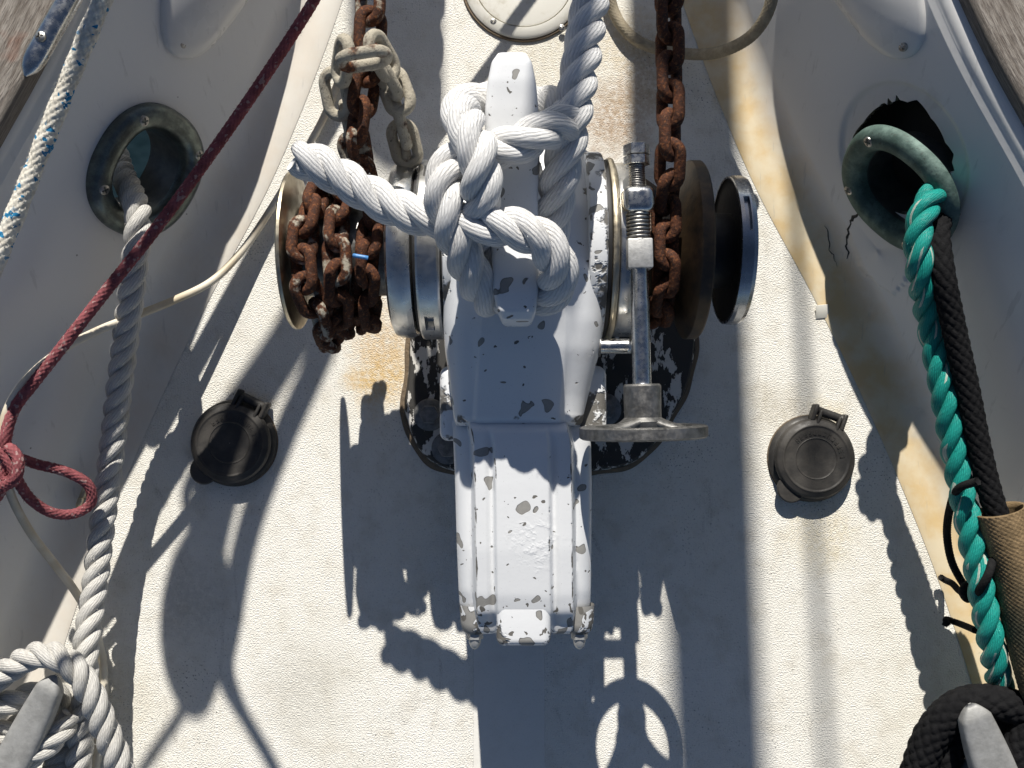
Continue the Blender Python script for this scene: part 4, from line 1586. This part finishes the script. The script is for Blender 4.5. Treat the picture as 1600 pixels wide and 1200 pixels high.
def fuzz(parent, pts, r, mat, count, length, seed):
    """stray fibres standing off a worn rope"""
    rg = np.random.default_rng(seed)
    P, s = spline(pts, .001)
    T, N, B = frames(P)
    V, F = [], []
    for i in range(count):
        kx = rg.integers(2, len(P) - 2)
        a = rg.uniform(0, 2 * np.pi)
        d = np.cos(a) * N[kx] + np.sin(a) * B[kx]
        side = np.cross(T[kx], d)
        p0 = P[kx] + d * r * .93
        l = length * rg.uniform(.4, 1.3)
        dirn = d * rg.uniform(.3, .9) + T[kx] * rg.uniform(-1, 1) + side * rg.uniform(-.6, .6)
        dirn /= np.linalg.norm(dirn)
        p1 = p0 + dirn * l * .55
        p2 = p1 + (dirn + rg.normal(0, .5, 3)) * l * .4
        w = rg.uniform(.00009, .00022)
        b = len(V)
        for p, ww in ((p0, w), (p1, w * .8)):
            V += [p + side * ww, p - side * ww * .5 + d * ww, p - side * ww]
        V.append(p2)
        for j in range(3):
            F.append((b + j, b + (j + 1) % 3, b + 3 + (j + 1) % 3, b + 3 + j))
            F.append((b + 3 + j, b + 3 + (j + 1) % 3, b + 6))
    o = mesh_from('fuzz', V, F, M[mat], None, smooth=False)
    o.parent = parent
    o['kind'] = 'stuff'
    return o


fl = [WC(*p, r=.0085) if p[1] > 20 else W(*p) for p in ((196, -80, .236), (160, 0, .226), (118, 100, .214), (76, 205, .206), (38, 300, .202), (0, 395, .20), (-40, 490, .198))]
o = braided('braided_rope', fl, .0064, 'fleck_braid', 'frayed off-white braided rope with blue flecks at upper left', 'rope', nst=8, p=.0075, amp=.0014, nseg=48, rad=lambda s, L: 1 + .06 * np.sin(s * 210) + .05 * np.sin(s * 93 + 1))
fuzz(o, fl, .0066, 'fleck_braid', 1500, .0036, 3)
rdp = [(900, -640, .16), (512, -40, .14), (488, 5, .138), (400, 140, .140), (310, 268, .144), (240, 362, .148), (160, 462, .148), (95, 545, .146), (50, 602, .145), (22, 640, .145), (8, 690, .145), (10, 728, .135), (4, 760, .13), (-18, 790, .125), (-50, 800, .12)]
rd1 = [WC(*p, r=.0065) for p in rdp]
o = braided('braided_rope', rd1, .0044, 'red_braid', 'faded maroon braided line running diagonally across the left bulwark', 'rope', nst=8, p=.0058, amp=.0010, nseg=48)
fuzz(o, rd1, .0049, 'red_braid', 1300, .0028, 4)
lp = [(-30, 680, .14), (6, 708, .145), (22, 738, .142), (14, 752, .135), (4, 730, .13), (20, 716, .125), (60, 726, .110), (105, 738, .098), (138, 758, .088), (142, 786, .082), (118, 802, .084), (84, 802, .096), (50, 782, .110), (26, 748, .128), (10, 716, .14), (14, 700, .146), (28, 716, .15), (26, 745, .15), (6, 760, .14), (-30, 770, .13)]
lp = [W(*p) for p in lp]
o2 = braided('braided_rope', lp, .0041, 'red_braid', 'knotted loop of maroon line hanging at the left edge', 'rope', nst=8, p=.0055, amp=.0010, nseg=48)
fuzz(o2, lp, .0046, 'red_braid', 700, .0025, 6)
# small eye fitting the loop passes through
pe = wall(132, 772)
eye = []
for a in np.linspace(0, 2 * math.pi, 20):
    eye.append(pe[0] + pe[1] * (.004 + .012 * (1 + math.cos(a)) * .5) + pe[2] * (.010 * math.sin(a)))
o = tube('pad_eye', eye, .0028, M['brass_worn'], None, 12, .002)
tag(o, 'small bronze pad eye on left bulwark holding the maroon loop', 'pad eye')

cb = [(560, 40, .006), (535, 110, .006), (505, 185, .008), (462, 262, .010), (418, 335, .014), (375, 396, .022), (330, 440, .036), (270, 470, .060), (215, 492, .080), (150, 518, .105), (95, 548, .125), (45, 590, .140), (12, 640, .145), (2, 700, .140), (14, 765, .125), (44, 826, .10), (84, 880, .07), (118, 925, .045), (145, 975, .022), (160, 1030, .008), (163, 1090, .006), (156, 1160, .006), (140, 1260, .006)]
o = tube('cable', [WC(*p, r=.004) for p in cb], .0036, M['cable'], None, 16, .004)
tag(o, 'thin cream electric cable looping along the left bulwark', 'cable')

hp = [(950, -70, .02), (951, -20, .016), (958, 15, .010), (975, 45, .009), (1000, 66, .009), (1045, 80, .010), (1095, 85, .022), (1140, 76, .055), (1178, 52, .085), (1200, 18, .105), (1212, -30, .12)]
o = tube('hose', [W(*p) for p in hp], .0050, M['hose'], None, 48, .0006, height=braid_h(10, .0042, .0006))
tag(o, 'beige braided hose looping across the top right of the deck', 'hose')

# flake of paint on deck
w = W(1284, 487, .001)
o = box('paint_flake', w + Vector((0, 0, .0012)), (.0062, .0066, .0006), M['hatch_white'], None, .0004, Matrix.Rotation(.25, 3, 'X') @ Matrix.Rotation(.1, 3, 'Z'))
tag(o, 'small bent metal flake lying on the right deck margin', 'flake')

# ------------------------------------------------------------------ unseen shadow casters added ahead of the bow, guessed from their shadows
def pole(name, a, b, r, mat, label, cat, rad=None, nseg=24):
    o = tube(name, [a, a.lerp(b, .5), b], r, M[mat], None, nseg, .02, rad=rad)
    tag(o, label, cat)
    return o


pole('furled_sail', SH(1066, -260, 1.15), SH(1136, 1500, 2.0), .044, 'sailcloth', 'furled headsail on the stay above the bow', 'sail')  # unseen, added to cast the soft shadow band right of the windlass
pole('wire_stay', SH(1235, 200, 1.3), SH(1310, 1500, 2.2), .0055, 'stainless', 'stainless wire stay rising from the bow', 'stay')  # unseen, added to cast the faint streak on the right
pole('fender', SH(612, -420, 1.0), SH(622, 235, 1.02), .046, 'sailcloth', 'white fender slung across the pulpit', 'fender', rad=lambda s, L: np.sqrt(np.clip(1 - (np.clip(s - (L - .05), 0, .05) / .05) ** 2, .01, 1)))  # added capsule, shades the upper left of the deck
pole('fender', SH(1035, -520, .9), SH(1045, 800, .92), .036, 'sailcloth', 'second white fender slung on the right of the pulpit', 'fender', rad=lambda s, L: np.sqrt(np.clip(1 - (np.clip(s - (L - .04), 0, .04) / .04) ** 2, .01, 1)))  # added capsule, keeps the right chain in shade
pole('bow_staff', SH(942, 560, 1.0), SH(882, 1020, 1.02), .017, 'teak', 'wooden staff standing on the pulpit', 'staff')  # added pole, shades the rope leading to the windlass cleat
# unseen strands added and shaped to cast the forked shadow at left
HK = [((560, 400), (505, 545), (440, 690), (388, 830), (362, 960), (352, 1050), (428, 1200), (470, 1290)), ((510, 400), (465, 490), (400, 590), (368, 710), (328, 830), (290, 960), (284, 1050), (296, 1085), (225, 1200), (190, 1270)),
      ((490, 410), (440, 520), (385, 660), (330, 800), (285, 900), (282, 1020), (310, 1075)), ((520, 430), (470, 530), (404, 640), (350, 800), (322, 950), (318, 1060)), ((500, 420), (420, 540), (340, 660), (306, 735), (318, 790), (302, 820), (292, 770), (306, 735))]
hk = empty('rope_hank', tuple(SH(*HK[0][0], .62)), 'hank of line hanging from the pulpit', 'rope')
for i, q in enumerate(HK):
    tube('strand', [SH(x, y, .62 + .02 * i) for x, y in q], (.011, .0095, .008, .010, .006)[i], M['sailcloth'], hk, 16, .006, rad=lambda s, L: np.interp(s / L, [0, .68, .8, 1], [1, 1, .5, .45]) if L > .55 else np.ones_like(s))
tube('wrap', [SH(318, 850, .64), SH(310, 930, .64), SH(302, 1010, .64), SH(304, 1085, .64)], .034, M['sailcloth'], hk, 24, .006, rad=lambda s, L: .45 + .55 * np.sin(np.clip(s / L, .02, .98) * np.pi) ** .7)  # added spindle, fills out the solid part of that shadow

for nm, q, rr, mt, cnt, sd_ in (('mooring_rope', [W(*p) for p in cr], R3 * .99, 'white_rope', 900, 21), ('mooring_rope.001', [W(*p) for p in lr[:4]] + [WC(*p, r=.0125) for p in lr[4:11]] + [W(*p) for p in lr[11:]], .0110, 'grey_rope', 900, 22), ('mooring_rope.003', [W(*p) for p in gr[:4]] + [WC(*p, r=.013) for p in gr[4:]], .0110, 'green_rope', 260, 23)):
    po = bpy.data.objects[nm]
    fz = fuzz(po, q, rr, mt, cnt, .0028, sd_)
    fz.location = -Vector(po.location)
